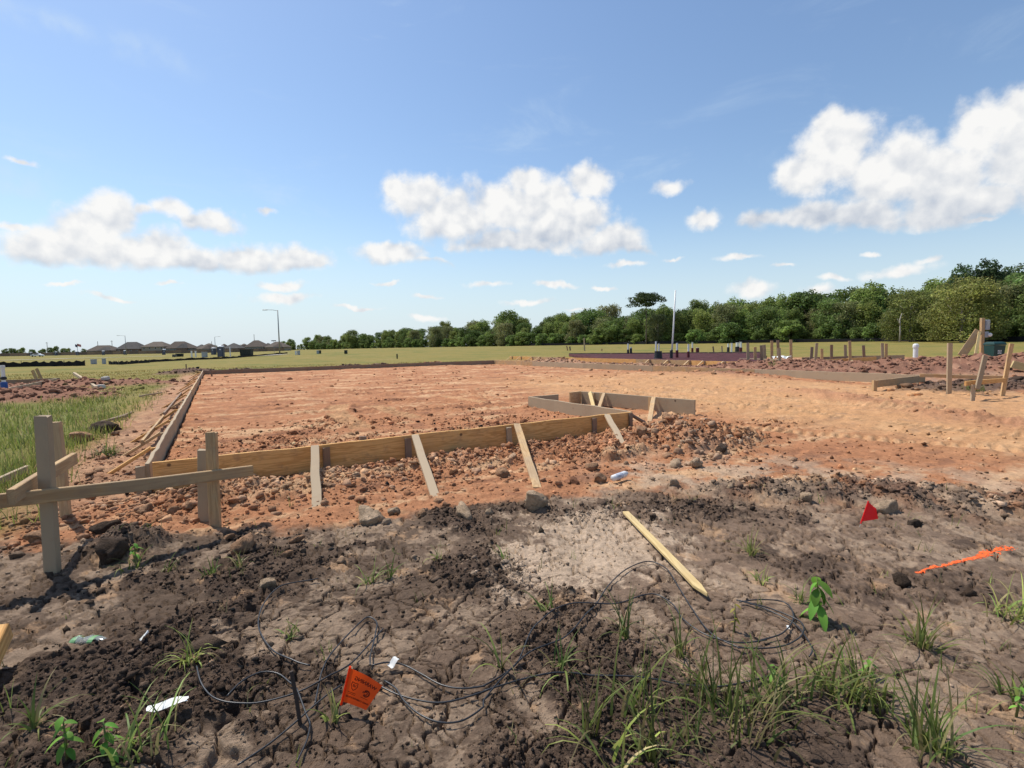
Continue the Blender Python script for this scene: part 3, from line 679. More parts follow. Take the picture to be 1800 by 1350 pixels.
# lumps on the bank below the front plank
x, y, d = scatter(9000, 1.3, 9, -58, 58, lambda x, y, ro, fi: np.clip(ro * 1.5 - .45, 0, 1) * (1 - fi))
o = rocks_mesh('soil_lumps', x, y, np.minimum(.06, (.008 + .0052 * d)) * np.exp(rng.normal(0, .45, len(x))), SMALL, sink=.4, jitter=.2); tag(o, 'fist sized lumps of soil and clay scattered over the verge', 'soil', kind='stuff')
mo = [m_ for m_ in MOUNDS if m_[6] == 2 or m_[1] > 12]; xs_ = []; ys_ = []
for (mx, my, rx, ry, h, ro, kk) in mo:
    n = int(95 * rx * ry ** .5); ux = rng.normal(0, .55 * rx, n); uy = rng.normal(0, .6 * ry, n); xs_.append(mx + ux * cos(ro) - uy * sin(ro)); ys_.append(my + ux * sin(ro) + uy * cos(ro))
x = np.concatenate(xs_); y = np.concatenate(ys_); o = rocks_mesh('spoil_clods', x, y, np.clip(.11 * np.exp(rng.normal(0, .5, len(x))), .04, .30), MID[:2] + SMALL * 2, sink=.38, jitter=.28); tag(o, 'broken red brown clods heaped on the spoil heaps of the lots', 'soil', kind='stuff')
n = 420; x = rng.normal(2.35, .45, n); y = rng.normal(6.75, .42, n); o = rocks_mesh('broken_clay', x, y, np.clip(.055 * np.exp(rng.normal(0, .5, n)), .02, .16), MID[:3] + SMALL, sink=.36, jitter=.25, tan=1.0, colmul=.8); tag(o, 'pale broken clay lumps of the heap right of the front plank', 'soil', kind='stuff')
n = 620; p_ = rng.uniform(-.8, 7.0, n); q_ = -np.abs(rng.gamma(2.4, .30, n)) - .08; w_ = A[None] + p_[:, None] * DA + q_[:, None] * DB
o = rocks_mesh('bank_clods', w_[:, 0], w_[:, 1], np.clip(.06 * np.exp(rng.normal(0, .38, n)), .03, .13), MID, sink=.36, jitter=.25, tan=.6); tag(o, 'fist sized orange clods tumbled down the bank', 'soil', kind='stuff')
n = 5200; p_ = rng.uniform(-1.2, 7.2, n); q_ = -np.abs(rng.gamma(2.0, .28, n)) - .05; w_ = A[None] + p_[:, None] * DA + q_[:, None] * DB
o = rocks_mesh('bank_lumps', w_[:, 0], w_[:, 1], np.clip(.030 * np.exp(rng.normal(0, .55, n)), .010, .11), MID[:2] + SMALL * 2, colmul=1.0, jitter=.22, tan=.45); tag(o, 'crumbled orange lumps of fill covering the bank', 'soil', kind='stuff')
# the lumps one can pick out
CL_ME = []
for s in range(7):
    V_, F_ = ico(3, s + 50, .5, .8); r_ = np.random.default_rng(s); V_ = V_ * (1 + .05 * np.sin(V_ @ r_.normal(size=3) * 9) + .035 * np.sin(V_ @ r_.normal(size=3) * 17) + r_.normal(0, .03, len(V_)))[:, None]
    CL_ME.append((V_ * .5, F_))
def clod_mat(name, colr):
    mt = bpy.data.materials.new(name); mt.use_nodes = True; M = NT(mt.node_tree); M.n.clear()
    co = M.node('ShaderNodeTexCoord').outputs['Object']; a = M.noise(co, 13, 7, .7); b2 = M.noise(co, 2.2, 4, .6)
    c = M.mix(M.maprange(b2, .35, .7), c4([x * 1.25 for x in colr]), c4([x * .7 for x in colr])); c = M.mix(M.maprange(a, .3, .75), M.mix(1, c, c4(.62, .6, .58), 'MULTIPLY'), c)
    b = M.node('ShaderNodeBsdfPrincipled', {'Base Color': c, 'Roughness': .95, 'Specular IOR Level': .1})
    bb_ = M.node('ShaderNodeBump', {'Strength': .9, 'Distance': .05, 'Height': a}); M.link(bb_.outputs[0], b.inputs['Normal']); M.node('ShaderNodeOutputMaterial', {0: b.outputs[0]}); return mt
CLM = {'o': clod_mat('orange_clod', (.54, .32, .19)), 't': clod_mat('tan_clod', (.62, .45, .30)), 'd': clod_mat('dark_clod', (.105, .075, .056)), 'r': clod_mat('red_clod', (.33, .16, .095))}
CLOD = {(i, k): None for i in range(7) for k in CLM}
clods = [  # photo x, y of the foot, width px, kind, label
 (645, 925, 52, 't', 'large rough tan clod leaning upright below the front plank'),
 (690, 905, 26, 't', 'tan clod just right of the large upright clod on the bank'),
 (815, 912, 46, 't', 'broad pale clod at the foot of the bank below the middle brace'),
 (946, 896, 52, 't', 'big pale crusty clod at the foot of the third brace'),
 (884, 840, 30, 'o', 'pitted orange clod between the second and third brace'),
 (420, 975, 50, 'o', 'smooth brown boulder of clay right of the left foreground batter board'),
 (400, 950, 22, 'o', 'small brown clod above the smooth boulder by the batter board'),
 (68, 955, 32, 'o', 'round orange clod left of the foremost batter stake'),
 (190, 990, 66, 'd', 'big black clod of topsoil beside the foremost batter stake'),
 (175, 940, 34, 'd', 'upright grey clod on top of the big black clod'),
 (135, 780, 36, 'o', 'pale orange boulder on the edge of the left grass strip'),
 (178, 762, 34, 'd', 'black root clod at the edge of the left grass strip'),
 (200, 765, 14, 'o', 'little orange clod right of the black root clod'),
 (1055, 850, 34, 'o', 'tan clod touching the white can on the bank'),
 (1038, 828, 26, 'o', 'angular orange clod up slope from the white can'),
 (1186, 857, 24, 't', 'low tan clod right of the white can'),
 (1270, 852, 24, 't', 'tan clod lying alone on the pale sandy patch'),
 (1285, 866, 17, 't', 'flat pale stone in front of the lone tan clod'),
 (1227, 820, 28, 't', 'tan clod at the right end of the broken clay heap'),
 (1190, 822, 26, 't', 'round tan clod inside the broken clay heap'),
 (1130, 790, 34, 'o', 'grey cracked slab of clay on the broken heap'),
 (1175, 775, 28, 'o', 'flat grey clay slab on top of the broken heap'),
 (1270, 800, 34, 'd', 'dark brown clod at the right foot of the broken heap'),
 (1565, 905, 34, 't', 'grey brown clod just right of the red flag'),
 (1420, 885, 30, 't', 'grey angular clod on the dark ridge left of the red flag'),
 (1610, 928, 20, 'd', 'dark pebble like clod right of the red flag'),
 (1592, 1032, 26, 'd', 'flat black lump left of the orange paint streak'),
 (468, 1040, 34, 't', 'pale cracked mud block in front of the brown boulder'),
 (575, 860, 20, 'o', 'orange clod behind the foot of the first brace'),
 (1150, 912, 22, 'd', 'dark clod on the verge above the yellow stake'),
 (520, 955, 24, 'o', 'orange clod at the edge of the dark verge below the first brace'),
 (500, 980, 20, 'o', 'low orange clod in front of the bank left of centre'),
 (330, 900, 24, 'o', 'orange clod under the end of the long ledger'),
 (300, 905, 20, 'o', 'brown clod left of the second batter stake'),
 (250, 905, 26, 'o', 'broken orange clod below the corner of the formwork'),
 (770, 885, 18, 'o', 'orange clod at the foot of the second brace'),
 (860, 905, 22, 't', 'pale clod between two big clods below the front plank'),
 (1010, 850, 22, 'r', 'reddish clod on the bank right of the third brace'),
 (740, 910, 20, 'o', 'small tan clod between the upright clod and the broad pale one')]
for n_, (u, v, wpx, k_, lab) in enumerate(clods):
    w_ = gp(u, v); s_ = wpx / FPX * np.linalg.norm(w_ - _O) * .92; i_ = n_ % 7
    if CLOD[(i_, k_)] is None:
        V_, F_ = CL_ME[i_]; CLOD[(i_, k_)] = fast_mesh('clay_clod', V_, F_, False); CLOD[(i_, k_)].materials.append(CLM[k_])
    o = bpy.data.objects.new('clay_clod', CLOD[(i_, k_)]); col.objects.link(o)
    o.location = (w_[0], w_[1] + s_ * .3, w_[2] + s_ * .15); o.scale = (s_, s_ * random.uniform(.7, 1), s_ * random.uniform(.75, 1.05)); o.rotation_euler = (random.uniform(-.4, .4), random.uniform(-.4, .4), random.uniform(0, 6))
    tag(o, lab, 'clod', 'clods of clay on the lot')

# ------------------------------------------------------------------ grass
def leafmat(name, trans=.35, rough=.55):
    mt = bpy.data.materials.new(name); mt.use_nodes = True; M = NT(mt.node_tree); M.n.clear()
    a = M.node('ShaderNodeVertexColor', layer_name='leaf'); rn = M.node('ShaderNodeObjectInfo').outputs['Random']
    hs = M.node('ShaderNodeHueSaturation', {'Color': a.outputs[0], 'Value': M.maprange(rn, 0, 1, .9, 1.6, False), 'Hue': M.maprange(M.math('FRACT', M.math('MULTIPLY', rn, 7.3)), 0, 1, .485, .512, False)})
    b = M.node('ShaderNodeBsdfPrincipled', {'Base Color': hs.outputs[0], 'Roughness': rough, 'Specular IOR Level': .25})
    t = M.node('ShaderNodeBsdfTranslucent', {'Color': hs.outputs[0]})
    M.node('ShaderNodeOutputMaterial', {0: M.node('ShaderNodeMixShader', {0: trans, 1: b.outputs[0], 2: t.outputs[0]}).outputs[0]})
    return mt
GRASS = leafmat('grass_blade'); LEAF = leafmat('tree_leaf', .48, .6); WEED = leafmat('weed_leaf', .4, .5)
def blades(pos, length, width, lean, azim, colr, seg=4, droop=1.0, r=rng):
    """(n,3) roots -> strips of quads"""
    n = len(pos); V = np.zeros((n, seg + 1, 2, 3)); sd_ = azim + r.uniform(-.9, .9, n) + pi / 2
    ca_, sa_ = np.cos(azim), np.sin(azim); cs, sn = np.cos(sd_), np.sin(sd_)
    p = pos.copy(); ang = lean.copy()
    for k in range(seg + 1):
        w = width * (1 - (k / seg) ** 1.6) * .5 + width * .03
        V[:, k, 0] = p - np.stack([cs * w, sn * w, 0 * w], -1); V[:, k, 1] = p + np.stack([cs * w, sn * w, 0 * w], -1)
        st = length / seg
        p = p + np.stack([np.sin(ang) * ca_ * st, np.sin(ang) * sa_ * st, np.cos(ang) * st], -1)
        ang = ang + droop * lean * .55 * (k + 1) / seg + droop * .06
    b = (np.arange(n) * (seg + 1) * 2)[:, None]; q = np.arange(seg)[None, :] * 2
    F = np.stack([b + q, b + q + 1, b + q + 3, b + q + 2], -1).reshape(-1, 4)
    C = np.repeat(np.column_stack([colr, np.ones(n)]), (seg + 1) * 2, 0)
    return V.reshape(-1, 3), F, C
def leaf_obj(name, V, F, C, mat, parent=None, loc=None):
    me = fast_mesh(name, V, F, False); ca = me.color_attributes.new('leaf', 'FLOAT_COLOR', 'POINT'); ca.data.foreach_set('color', np.clip(C, 0, 1).astype(np.float32).ravel())
    return mesh_obj(name, me, mat, parent, loc)
def gcol(n, dry=.2, r=rng):
    c = np.array([.185, .225, .055])[None] * np.exp(r.normal(0, .22, (n, 1))) * (1 + r.normal(0, .06, (n, 3)))
    k = r.uniform(0, 1, n) < dry; c[k] = np.array([.30, .25, .11]) * np.exp(r.normal(0, .2, (k.sum(), 1))); return c
# green strip beside the left planks and the near meadow
n = 165000; r_ = np.exp(rng.uniform(math.log(5.5), math.log(48), n)); th = np.radians(rng.uniform(-62, 25, n)); x = r_ * np.sin(th); y = r_ * np.cos(th)
z, c, ro, fi, _ = ground(x, y); tu = fbm(x * .8, y * .8, 3, 301); k = (rng.uniform(0, 1, n) < fi * np.clip(.55 + 1.6 * tu, 0.05, 1)); x, y, z, r_, c = x[k], y[k], z[k], r_[k], c[k]; n = len(x)
tall = np.clip(1.1 - r_ / 26, .18, 1) * (.6 + .8 * np.clip(tu[k] + .3, 0, 1))
gcl = gcol(n, .12); gcl = gcl * (1 - ss(r_, 14, 30)[:, None]) + c * 1.15 * ss(r_, 14, 30)[:, None]
V_, F_, C_ = blades(np.stack([x, y, z - .01], -1), (.05 + .05 * (r_ < 20) + .20 * tall * rng.uniform(.35, 1, n)), .0035 + .0009 * r_, np.abs(rng.normal(.35, .25, n)), rng.uniform(0, 6.28, n), gcl, 2)
o = leaf_obj('meadow_grass', V_, F_, C_, GRASS); tag(o, 'tall green and dry grass of the strip and meadow beside the formwork', 'grass', kind='stuff')
# thin scattered seedlings on the verge
n = 240; x = rng.uniform(-4, 4.5, n); y = rng.uniform(1.5, 4.6, n); P = []
for a_, b_ in zip(x, y):
    if rng.uniform() < .35 + .35 * (a_ > 0) * (b_ < 2.6): P += [(a_ + rng.normal(0, .02), b_ + rng.normal(0, .02)) for _ in range(rng.integers(2, 7))]
P = np.array(P); z = gz_arr(P[:, 0], P[:, 1]); n = len(P)
V_, F_, C_ = blades(np.column_stack([P, z - .005]), rng.uniform(.03, .13, n), rng.uniform(.003, .006, n), np.abs(rng.normal(.45, .3, n)), rng.uniform(0, 6.28, n), gcol(n, .35), 3)
o = leaf_obj('grass_seedlings', V_, F_, C_, GRASS); tag(o, 'thin scattered grass seedlings sprouting from the dark verge', 'grass', kind='stuff')
# tufts that can be told apart
def tuft(u, v, nb, ln, sp, lab, dry=.2, wd=.009, name='grass_tuft', lean0=.32, group='grass tufts on the verge'):
    b = gp(u, v); nb = int(nb * 1.0); r = np.random.default_rng(int(u * 7 + v)); pos = np.column_stack([r.normal(0, sp, nb), r.normal(0, sp, nb), np.full(nb, -.01)])
    V_, F_, C_ = blades(pos, ln * 1.3 * r.uniform(.35, 1.1, nb), wd * r.uniform(.6, 1.3, nb), np.abs(r.normal(lean0 + .12, .34, nb)), r.uniform(0, 6.28, nb), gcol(nb, dry, r) * r.uniform(.45, 1.0), 6, r.uniform(.7, 1.5), r)
    o = leaf_obj(name, V_, F_, C_, GRASS, None, tuple(b)); tag(o, lab, 'grass', group)
for t_ in [
 (1150, 1335, 26, .30, .03, 'tall grass tuft at the bottom edge right of centre'), (1120, 1255, 24, .24, .03, 'grass tuft just above the bottom tuft right of centre'),
 (1045, 1290, 18, .30, .02, 'slim tall grass tuft at the lower centre'), (1290, 1275, 60, .26, .07, 'dense grass clump left of the long bent tuft'),
 (1370, 1235, 54, .24, .07, 'dense green clump below the end of the black cable'), (1245, 1230, 34, .26, .05, 'upright grass clump with thin stalks left of the dense clump'),
 (1475, 1225, 60, .28, .05, 'broad grass clump with blades combed to the right'), (1535, 1240, 34, .24, .04, 'grass tuft trailing down right of the broad clump'),
 (1640, 1318, 60, .27, .03, 'big spreading grass tuft near the bottom right corner'), (1320, 975, 30, .17, .02, 'upright grass tuft on the dark verge right of the yellow stake'),
 (1625, 1145, 40, .20, .02, 'flat dry grass rosette below the orange paint'), (1775, 1085, 44, .20, .04, 'dry grass clump at the right picture edge'),
 (1410, 1060, 12, .16, .01, 'thin tuft just left of the leafy weed'), (335, 1172, 22, .17, .015, 'spiky grass tuft left of the orange flag'),
 (240, 1330, 28, .24, .04, 'grass tuft at the bottom edge left of centre'), (60, 1275, 18, .20, .012, 'broad bladed tuft near the lower left corner'),
 (300, 1002, 16, .10, .02, 'small tuft below the big black clod'), (365, 1012, 16, .11, .02, 'small tuft in front of the brown boulder'), (420, 1000, 16, .13, .02, 'bright tuft right of the brown boulder'),
 (650, 1025, 14, .17, .01, 'thin tuft above the cable arc left of centre'), (685, 1020, 10, .16, .01, 'wispy tuft above the cable arc near the centre'), (770, 985, 10, .10, .01, 'tiny tuft on the verge below the second brace'),
 (885, 985, 10, .10, .01, 'tiny tuft on the pale patch below the third brace'), (965, 1075, 12, .14, .015, 'tuft on the pale patch left of the cable arch'), (1095, 1120, 18, .22, .015, 'tuft under the black cable arch'),
 (1190, 1150, 20, .20, .02, 'tuft right of the cable arch'), (880, 1175, 6, .26, .004, 'single dark grass stalk at the centre of the foreground'), (585, 1265, 14, .14, .012, 'tuft with dry tips below the orange flag'),
 (230, 1000, 20, .14, .02, 'leafy tuft in front of the big black clod'), (1780, 1225, 20, .16, .03, 'upright sprig at the lower right edge'), (985, 1180, 16, .22, .02, 'tuft crossing the lowest black cable'), (510, 1115, 14, .10, .02, 'low tuft inside the left cable loop'),
 (1340, 1030, 14, .09, .015, 'tiny green tuft left of the cable coil'), (1100, 1345, 20, .22, .05, 'arched blades at the bottom edge below the centre tufts'), (1210, 1320, 20, .2, .05, 'low spreading blades at the bottom edge right of centre')]:
    tuft(*t_)
# right lot and left strip greens
for (u, v, nb, ln, sp, lab) in ((1450, 640, 60, .35, .12, 'green weeds on the spoil beyond the right planks'), (1715, 690, 70, .30, .10, 'green weeds at the foot of the right batter stakes'), (190, 800, 90, .22, .07, 'fresh green grass patch beside the left planks'), (1360, 655, 40, .3, .1, 'grass clump on the far spoil heap')):
    tuft(u, v, nb, ln, sp, lab, .1, .012)
# broad leaved weeds
def leafshape(L, Wd, n=6):
    V_ = []; 
    for k in range(n + 1):
        t = k / n; w = Wd * math.sin(pi * min(1, t * .95 + .03)) ** .8 * (1 - .25 * t); zz = -.35 * L * t * t
        V_ += [(L * t, -w / 2, zz + .12 * w), (L * t, 0, zz), (L * t, w / 2, zz + .12 * w)]
    return np.array(V_), [(k * 3 + j, k * 3 + j + 1, k * 3 + j + 4, k * 3 + j + 3) for k in range(n) for j in (0, 1)]
def weed(u, v, h, nl, L, lab, drooping=.6, colr=(.13, .27, .04)):
    b = gp(u, v); root = thing('broadleaf_weed', lab, 'weed', tuple(b), 0, 'broad leaved weeds')
    r = random.Random(u); top = Vector((r.uniform(-.1, .1) * h, r.uniform(-.1, .1) * h, h))
    mb = MB(); mb.tube([(0, 0, -.02), tuple(top * .5 + Vector((.02 * h, 0, 0))), tuple(top)], [.0045, .0038, .002], 6); mb.build('stem', STEM, root, smooth=True)
    for k in range(nl):
        t = .25 + .75 * k / (nl - 1); p = top * t; V_, F_ = leafshape(L * r.uniform(.7, 1.1) * (1.1 - .3 * t), L * .42)
        a = k * 2.4 + r.uniform(-.4, .4); dr = drooping * r.uniform(.5, 1.3) - .3 * t
        R3 = Matrix.Rotation(a, 3, 'Z') @ Matrix.Rotation(dr, 3, 'Y'); V2 = [tuple(p + R3 @ Vector(v_)) for v_ in V_]
        c = np.array(colr) * r.uniform(.75, 1.25); leaf_obj('leaf', np.array(V2), np.array(F_), np.tile(np.append(c, 1), (len(V2), 1)), WEED, root)
STEM = simple('weed_stem', (.14, .15, .05), .6)
weed(1440, 1098, .22, 12, .12, 'leafy green weed standing right of the cable coil', .9)
weed(118, 1338, .16, 11, .065, 'broad leaved weed at the lower left corner')
weed(190, 1345, .12, 10, .06, 'second broad leaved weed right of the lower left weed')
weed(1525, 1195, .08, 9, .05, 'low round leaved weed above the broad grass clump')
weed(1360, 1205, .08, 10, .05, 'small round leaved weed inside the dense clump')
weed(238, 985, .10, 6, .06, 'small weed in the shade of the big black clod')
weed(1290, 1110, .14, 6, .04, 'yellowish sprig left of the cable coil', .4, (.30, .27, .04))
weed(1785, 1260, .12, 8, .035, 'narrow weed at the lower right edge', .3)

# ------------------------------------------------------------------ litter, flags, cable, paint
def ground_line(px, lift=.017, step=.02):
    """photo polyline -> smooth line lying on the ground"""
    P = np.array([at(u, v, 0)[:2] for (u, v) in px]); Q = []
    for i in range(len(P) - 1):
        p0, p1, p2, p3 = P[max(i - 1, 0)], P[i], P[i + 1], P[min(i + 2, len(P) - 1)]
        n = max(2, int(np.linalg.norm(p2 - p1) / step))
        for t in np.linspace(0, 1, n, endpoint=False):
            Q.append(.5 * ((2 * p1) + (-p0 + p2) * t + (2 * p0 - 5 * p1 + 4 * p2 - p3) * t * t + (-p0 + 3 * p1 - 3 * p2 + p3) * t ** 3))
    Q.append(P[-1]); Q = np.array(Q); z = gz_arr(Q[:, 0], Q[:, 1])
    w = 9; zz = np.array([max(z[max(0, i - 2):i + 3].max(), z[max(0, i - w):i + w + 1].mean()) for i in range(len(z))])
    zz = np.convolve(np.pad(zz, 3, 'edge'), np.ones(7) / 7, 'valid'); return np.column_stack([Q, zz + lift])
CABLE = simple('black_cable_rubber', (.020, .020, .022), .38, .5)
def z4(l): return [(400 + a / 3.376, 950 + b / 3.376) for a, b in l]
def z5(l): return [(850 + a / 2.872, 880 + b / 2.872) for a, b in l]
def z6(l): return [(1300 + a / 3.6, 980 + b / 3.6) for a, b in l]
cables = [
 (z4([(540, 265), (330, 320), (220, 410), (185, 540), (270, 680), (400, 750), (490, 770)]), 'black cable curving in an arc around the left of the flag'),
 (z4([(520, 1000), (545, 880), (570, 800), (640, 680), (740, 560), (830, 480), (885, 510), (880, 570), (850, 720), (850, 815)]), 'tall narrow loop of black cable behind the orange flag'),
 (z4([(-180, 800), (-150, 900), (-60, 985), (100, 1000), (250, 980), (430, 930), (560, 870), (700, 790), (800, 690), (925, 545)]), 'black cable running from lower left up behind the flag'),
 (z4([(0, 975), (90, 880), (200, 820), (300, 820), (370, 870), (410, 910), (470, 1060), (490, 1110), (470, 1220), (410, 1350)]), 'black cable loop dropping to the bottom edge left of the flag'),
 (z4([(60, 1350), (250, 1220), (430, 1080), (530, 1000), (680, 890)]), 'straight black cable from the lower left corner to the flag'),
 (z4([(860, 815), (950, 780), (1050, 780), (1150, 830), (1270, 895), (1400, 920), (1530, 905)]) + z5([(0, 970), (100, 915), (180, 845), (290, 640), (420, 560), (560, 550), (700, 535), (850, 490), (950, 540), (1010, 620), (1130, 700), (1280, 740), (1430, 720)]) + z6([(130, 545), (270, 500), (340, 410), (310, 330), (240, 300), (100, 295), (0, 310)]), 'long black cable rising over the pale patch and ending in the coil'),
 (z4([(930, 870), (1000, 920), (1050, 1000), (1150, 1090), (1270, 1130), (1400, 1110), (1520, 1030)]) + z5([(0, 1050), (100, 930), (200, 840), (340, 770), (480, 660), (560, 560), (640, 440), (720, 370), (830, 325), (920, 360), (980, 450), (1050, 560), (1150, 690), (1280, 760)]) + z6([(0, 600), (150, 600), (260, 585), (330, 560), (400, 500), (380, 430), (200, 350), (0, 300)]), 'black cable with the highest arch beside the yellow stake'),
 (z4([(880, 890), (1000, 950), (1150, 990), (1280, 1000), (1430, 970), (1560, 930)]) + z5([(0, 1000), (200, 940), (430, 910), (600, 920), (850, 930), (1000, 955), (1200, 965), (1430, 920)]) + z6([(50, 825), (190, 790)]), 'lowest black cable running level from the flag to the grass'),
 (z6([(-20, 295), (150, 345), (330, 430), (410, 510), (460, 600), (440, 650)]), 'short black cable end crossing the coil')]
for px, lab in cables:
    pts = ground_line(px); mb = MB(); mb.tube([tuple(p) for p in pts], .0035, 7); o = mb.build('black_cable', CABLE, smooth=True); tag(o, lab, 'cable', 'black cables looping over the verge')
b = gp(530, 1275); t = atY(512, 1180, b[1] + .03); mb = MB(); mb.tube([tuple(b - [0, 0, .05]), tuple((b + t) / 2), tuple(t)], .0075, 7); o = mb.build('steel_rod', simple('rusty_rod', (.05, .035, .028), .8)); tag(o, 'dark rod stuck in the soil left of the orange flag', 'rod')
# wooden stake lying on the verge
a = gp(1100, 912); b = gp(1243, 1056); o = lumber('survey_stake', a + [0, 0, .035], b + [0, 0, .03], .05, .022, W_YEL, None, (1, .35, 0), point=.11); tag(o, 'pale yellow pointed wooden stake lying on the verge', 'stake')
# the two marking flags
def flag_mat(name, colr):
    mt = bpy.data.materials.new(name); mt.use_nodes = True; M = NT(mt.node_tree); M.n.clear()
    d_ = M.node('ShaderNodeBsdfPrincipled', {'Base Color': c4(colr), 'Roughness': .45}); t_ = M.node('ShaderNodeBsdfTranslucent', {'Color': c4(colr)})
    M.node('ShaderNodeOutputMaterial', {0: M.node('ShaderNodeMixShader', {0: .55, 1: d_.outputs[0], 2: t_.outputs[0]}).outputs[0]}); return mt
FL_O = flag_mat('orange_vinyl', (.95, .10, .012)); FL_R = flag_mat('red_vinyl', (.95, .02, .02)); PRINT = simple('dark_print', (.10, .012, .005), .6, .2, var=.05)
def text_mesh(body, size, bold=0.0):
    cu = bpy.data.curves.new('lettering', 'FONT'); cu.body = body; cu.size = size; cu.align_x = 'CENTER'; cu.align_y = 'CENTER'; cu.offset = bold
    ob = bpy.data.objects.new('lettering_tmp', cu); me_ = bpy.data.meshes.new_from_object(ob); bpy.data.objects.remove(ob); bpy.data.curves.remove(cu); return me_
def flag_sheet(P00, P10, P11, P01, bow, n=10):
    P00, P10, P11, P01 = [Vector(p) for p in (P00, P10, P11, P01)]; nn = (P10 - P00).cross(P01 - P00).normalized(); V_ = []
    def S(s, t): return (P00 * (1 - s) + P10 * s) * (1 - t) + (P01 * (1 - s) + P11 * s) * t + nn * bow * (math.sin(s * 3.3) * .7 + .4 * math.sin(s * 5 + t * 3) * s)
    V_ = [S(i / n, j / n) for j in range(n + 1) for i in range(n + 1)]; F_ = [(j * (n + 1) + i, j * (n + 1) + i + 1, (j + 1) * (n + 1) + i + 1, (j + 1) * (n + 1) + i) for j in range(n) for i in range(n)]
    return V_, F_, S, nn
def marking_flag(u, v, corners, Y, mat, lab, prints):
    base = gp(u, v); root = thing('marking_flag', lab, 'flag', tuple(base)); off = Vector(base)
    c = [Vector(atY(a, b_, Y + dy)) - off for (a, b_, dy) in corners]          # top pole side, top free, bottom free, bottom pole side
    V_, F_, S, nn = flag_sheet(c[0], c[1], c[2], c[3], .006)
    mesh_obj('vinyl_sheet', pymesh('vinyl_sheet', V_, F_, True), mat, root)
    hem = MB(); hem.tube([tuple(c[0] + (c[0] - c[3]) * .04), tuple(c[3] - (c[0] - c[3]) * .10)], .0045, 8); hem.build('hem', mat, root)
    wr = MB(); d_ = (c[3] - c[0]).normalized(); foot = Vector((c[3].x + .03, c[3].y + .02, -.04)); wr.tube([tuple(c[0]), tuple(c[3]), tuple((c[3] + d_ * .06)), tuple(foot)], .0016, 6); wr.build('wire', STEEL, root)
    wide = (c[1] - c[0]).length; high = (c[3] - c[0]).length
    if nn.y > 0: nn = -nn
    for (me_, s0, t0) in prints:
        vv = []
        for q in me_.vertices:      # the print shows through from the other side, so it reads mirrored
            s_ = s0 - q.co.x / wide; t_ = t0 - q.co.y / high; vv.append(S(s_, t_) + nn * .0012)
        for i_, q in enumerate(me_.vertices): q.co = vv[i_]
        me_.materials.clear(); mesh_obj('print', me_, PRINT, root)
    return root
def ringmesh(ro, ri, a0, a1, n=18, sx=1, sy=1, cx=0, cy=0):
    V_ = []; 
    for k in range(n + 1):
        a = a0 + (a1 - a0) * k / n; V_ += [(cx + ro * cos(a) * sx, cy + ro * sin(a) * sy, 0), (cx + ri * cos(a) * sx, cy + ri * sin(a) * sy, 0)]
    return pymesh('emblem', V_, [(2 * k, 2 * k + 2, 2 * k + 3, 2 * k + 1) for k in range(n)])
def outline(pts, w):
    c = Vector((sum(p[0] for p in pts) / len(pts), sum(p[1] for p in pts) / len(pts))); V_ = []
    for p in pts: q = c + (Vector(p) - c) * w; V_ += [(p[0], p[1], 0), (q.x, q.y, 0)]
    n = len(pts); return pymesh('emblem', V_, [(2 * k, 2 * ((k + 1) % n), 2 * ((k + 1) % n) + 1, 2 * k + 1) for k in range(n)])
Yf = gp(600, 1262)[1]
sh_ = [(-.014, .016), (0, .0135), (.014, .016), (.016, .002), (.010, -.012), (0, -.019), (-.010, -.012), (-.016, .002)]
prints = [(text_mesh('WARNING', .021, .0006), .56, .22), (text_mesh('BURIED COMMUNICATIONS', .0098, .0003), .52, .80), (outline(sh_, .82), .27, .45), (text_mesh('US', .014, .0005), .27, .44), (ringmesh(.016, .0105, .5, 5.6), .72, .50), (ringmesh(.009, .005, .3, 5.4), .70, .50), (text_mesh('PI', .013, .0004), .62, .50)]
for (a, w_, tt) in ((.26, .040, .655), (.28, .034, .70), (.72, .038, .665)):
    prints.append((pymesh('line', [(-w_ / 2, -.0009, 0), (w_ / 2, -.0009, 0), (w_ / 2, .0009, 0), (-w_ / 2, .0009, 0)], [(0, 1, 2, 3)]), a, tt))
marking_flag(598, 1262, [(615, 1174, .02), (673, 1204, -.015), (643, 1249, -.02), (601, 1233, .015)], Yf, FL_O, 'bright orange warning flag with dark print in the foreground', prints)
Yr = gp(1525, 925)[1]
marking_flag(1520, 920, [(1526, 882, .02), (1540, 894, -.01), (1544, 912, -.02), (1514, 917, .0)], Yr, FL_R, 'small plain red flag on the dark ridge at right', [])
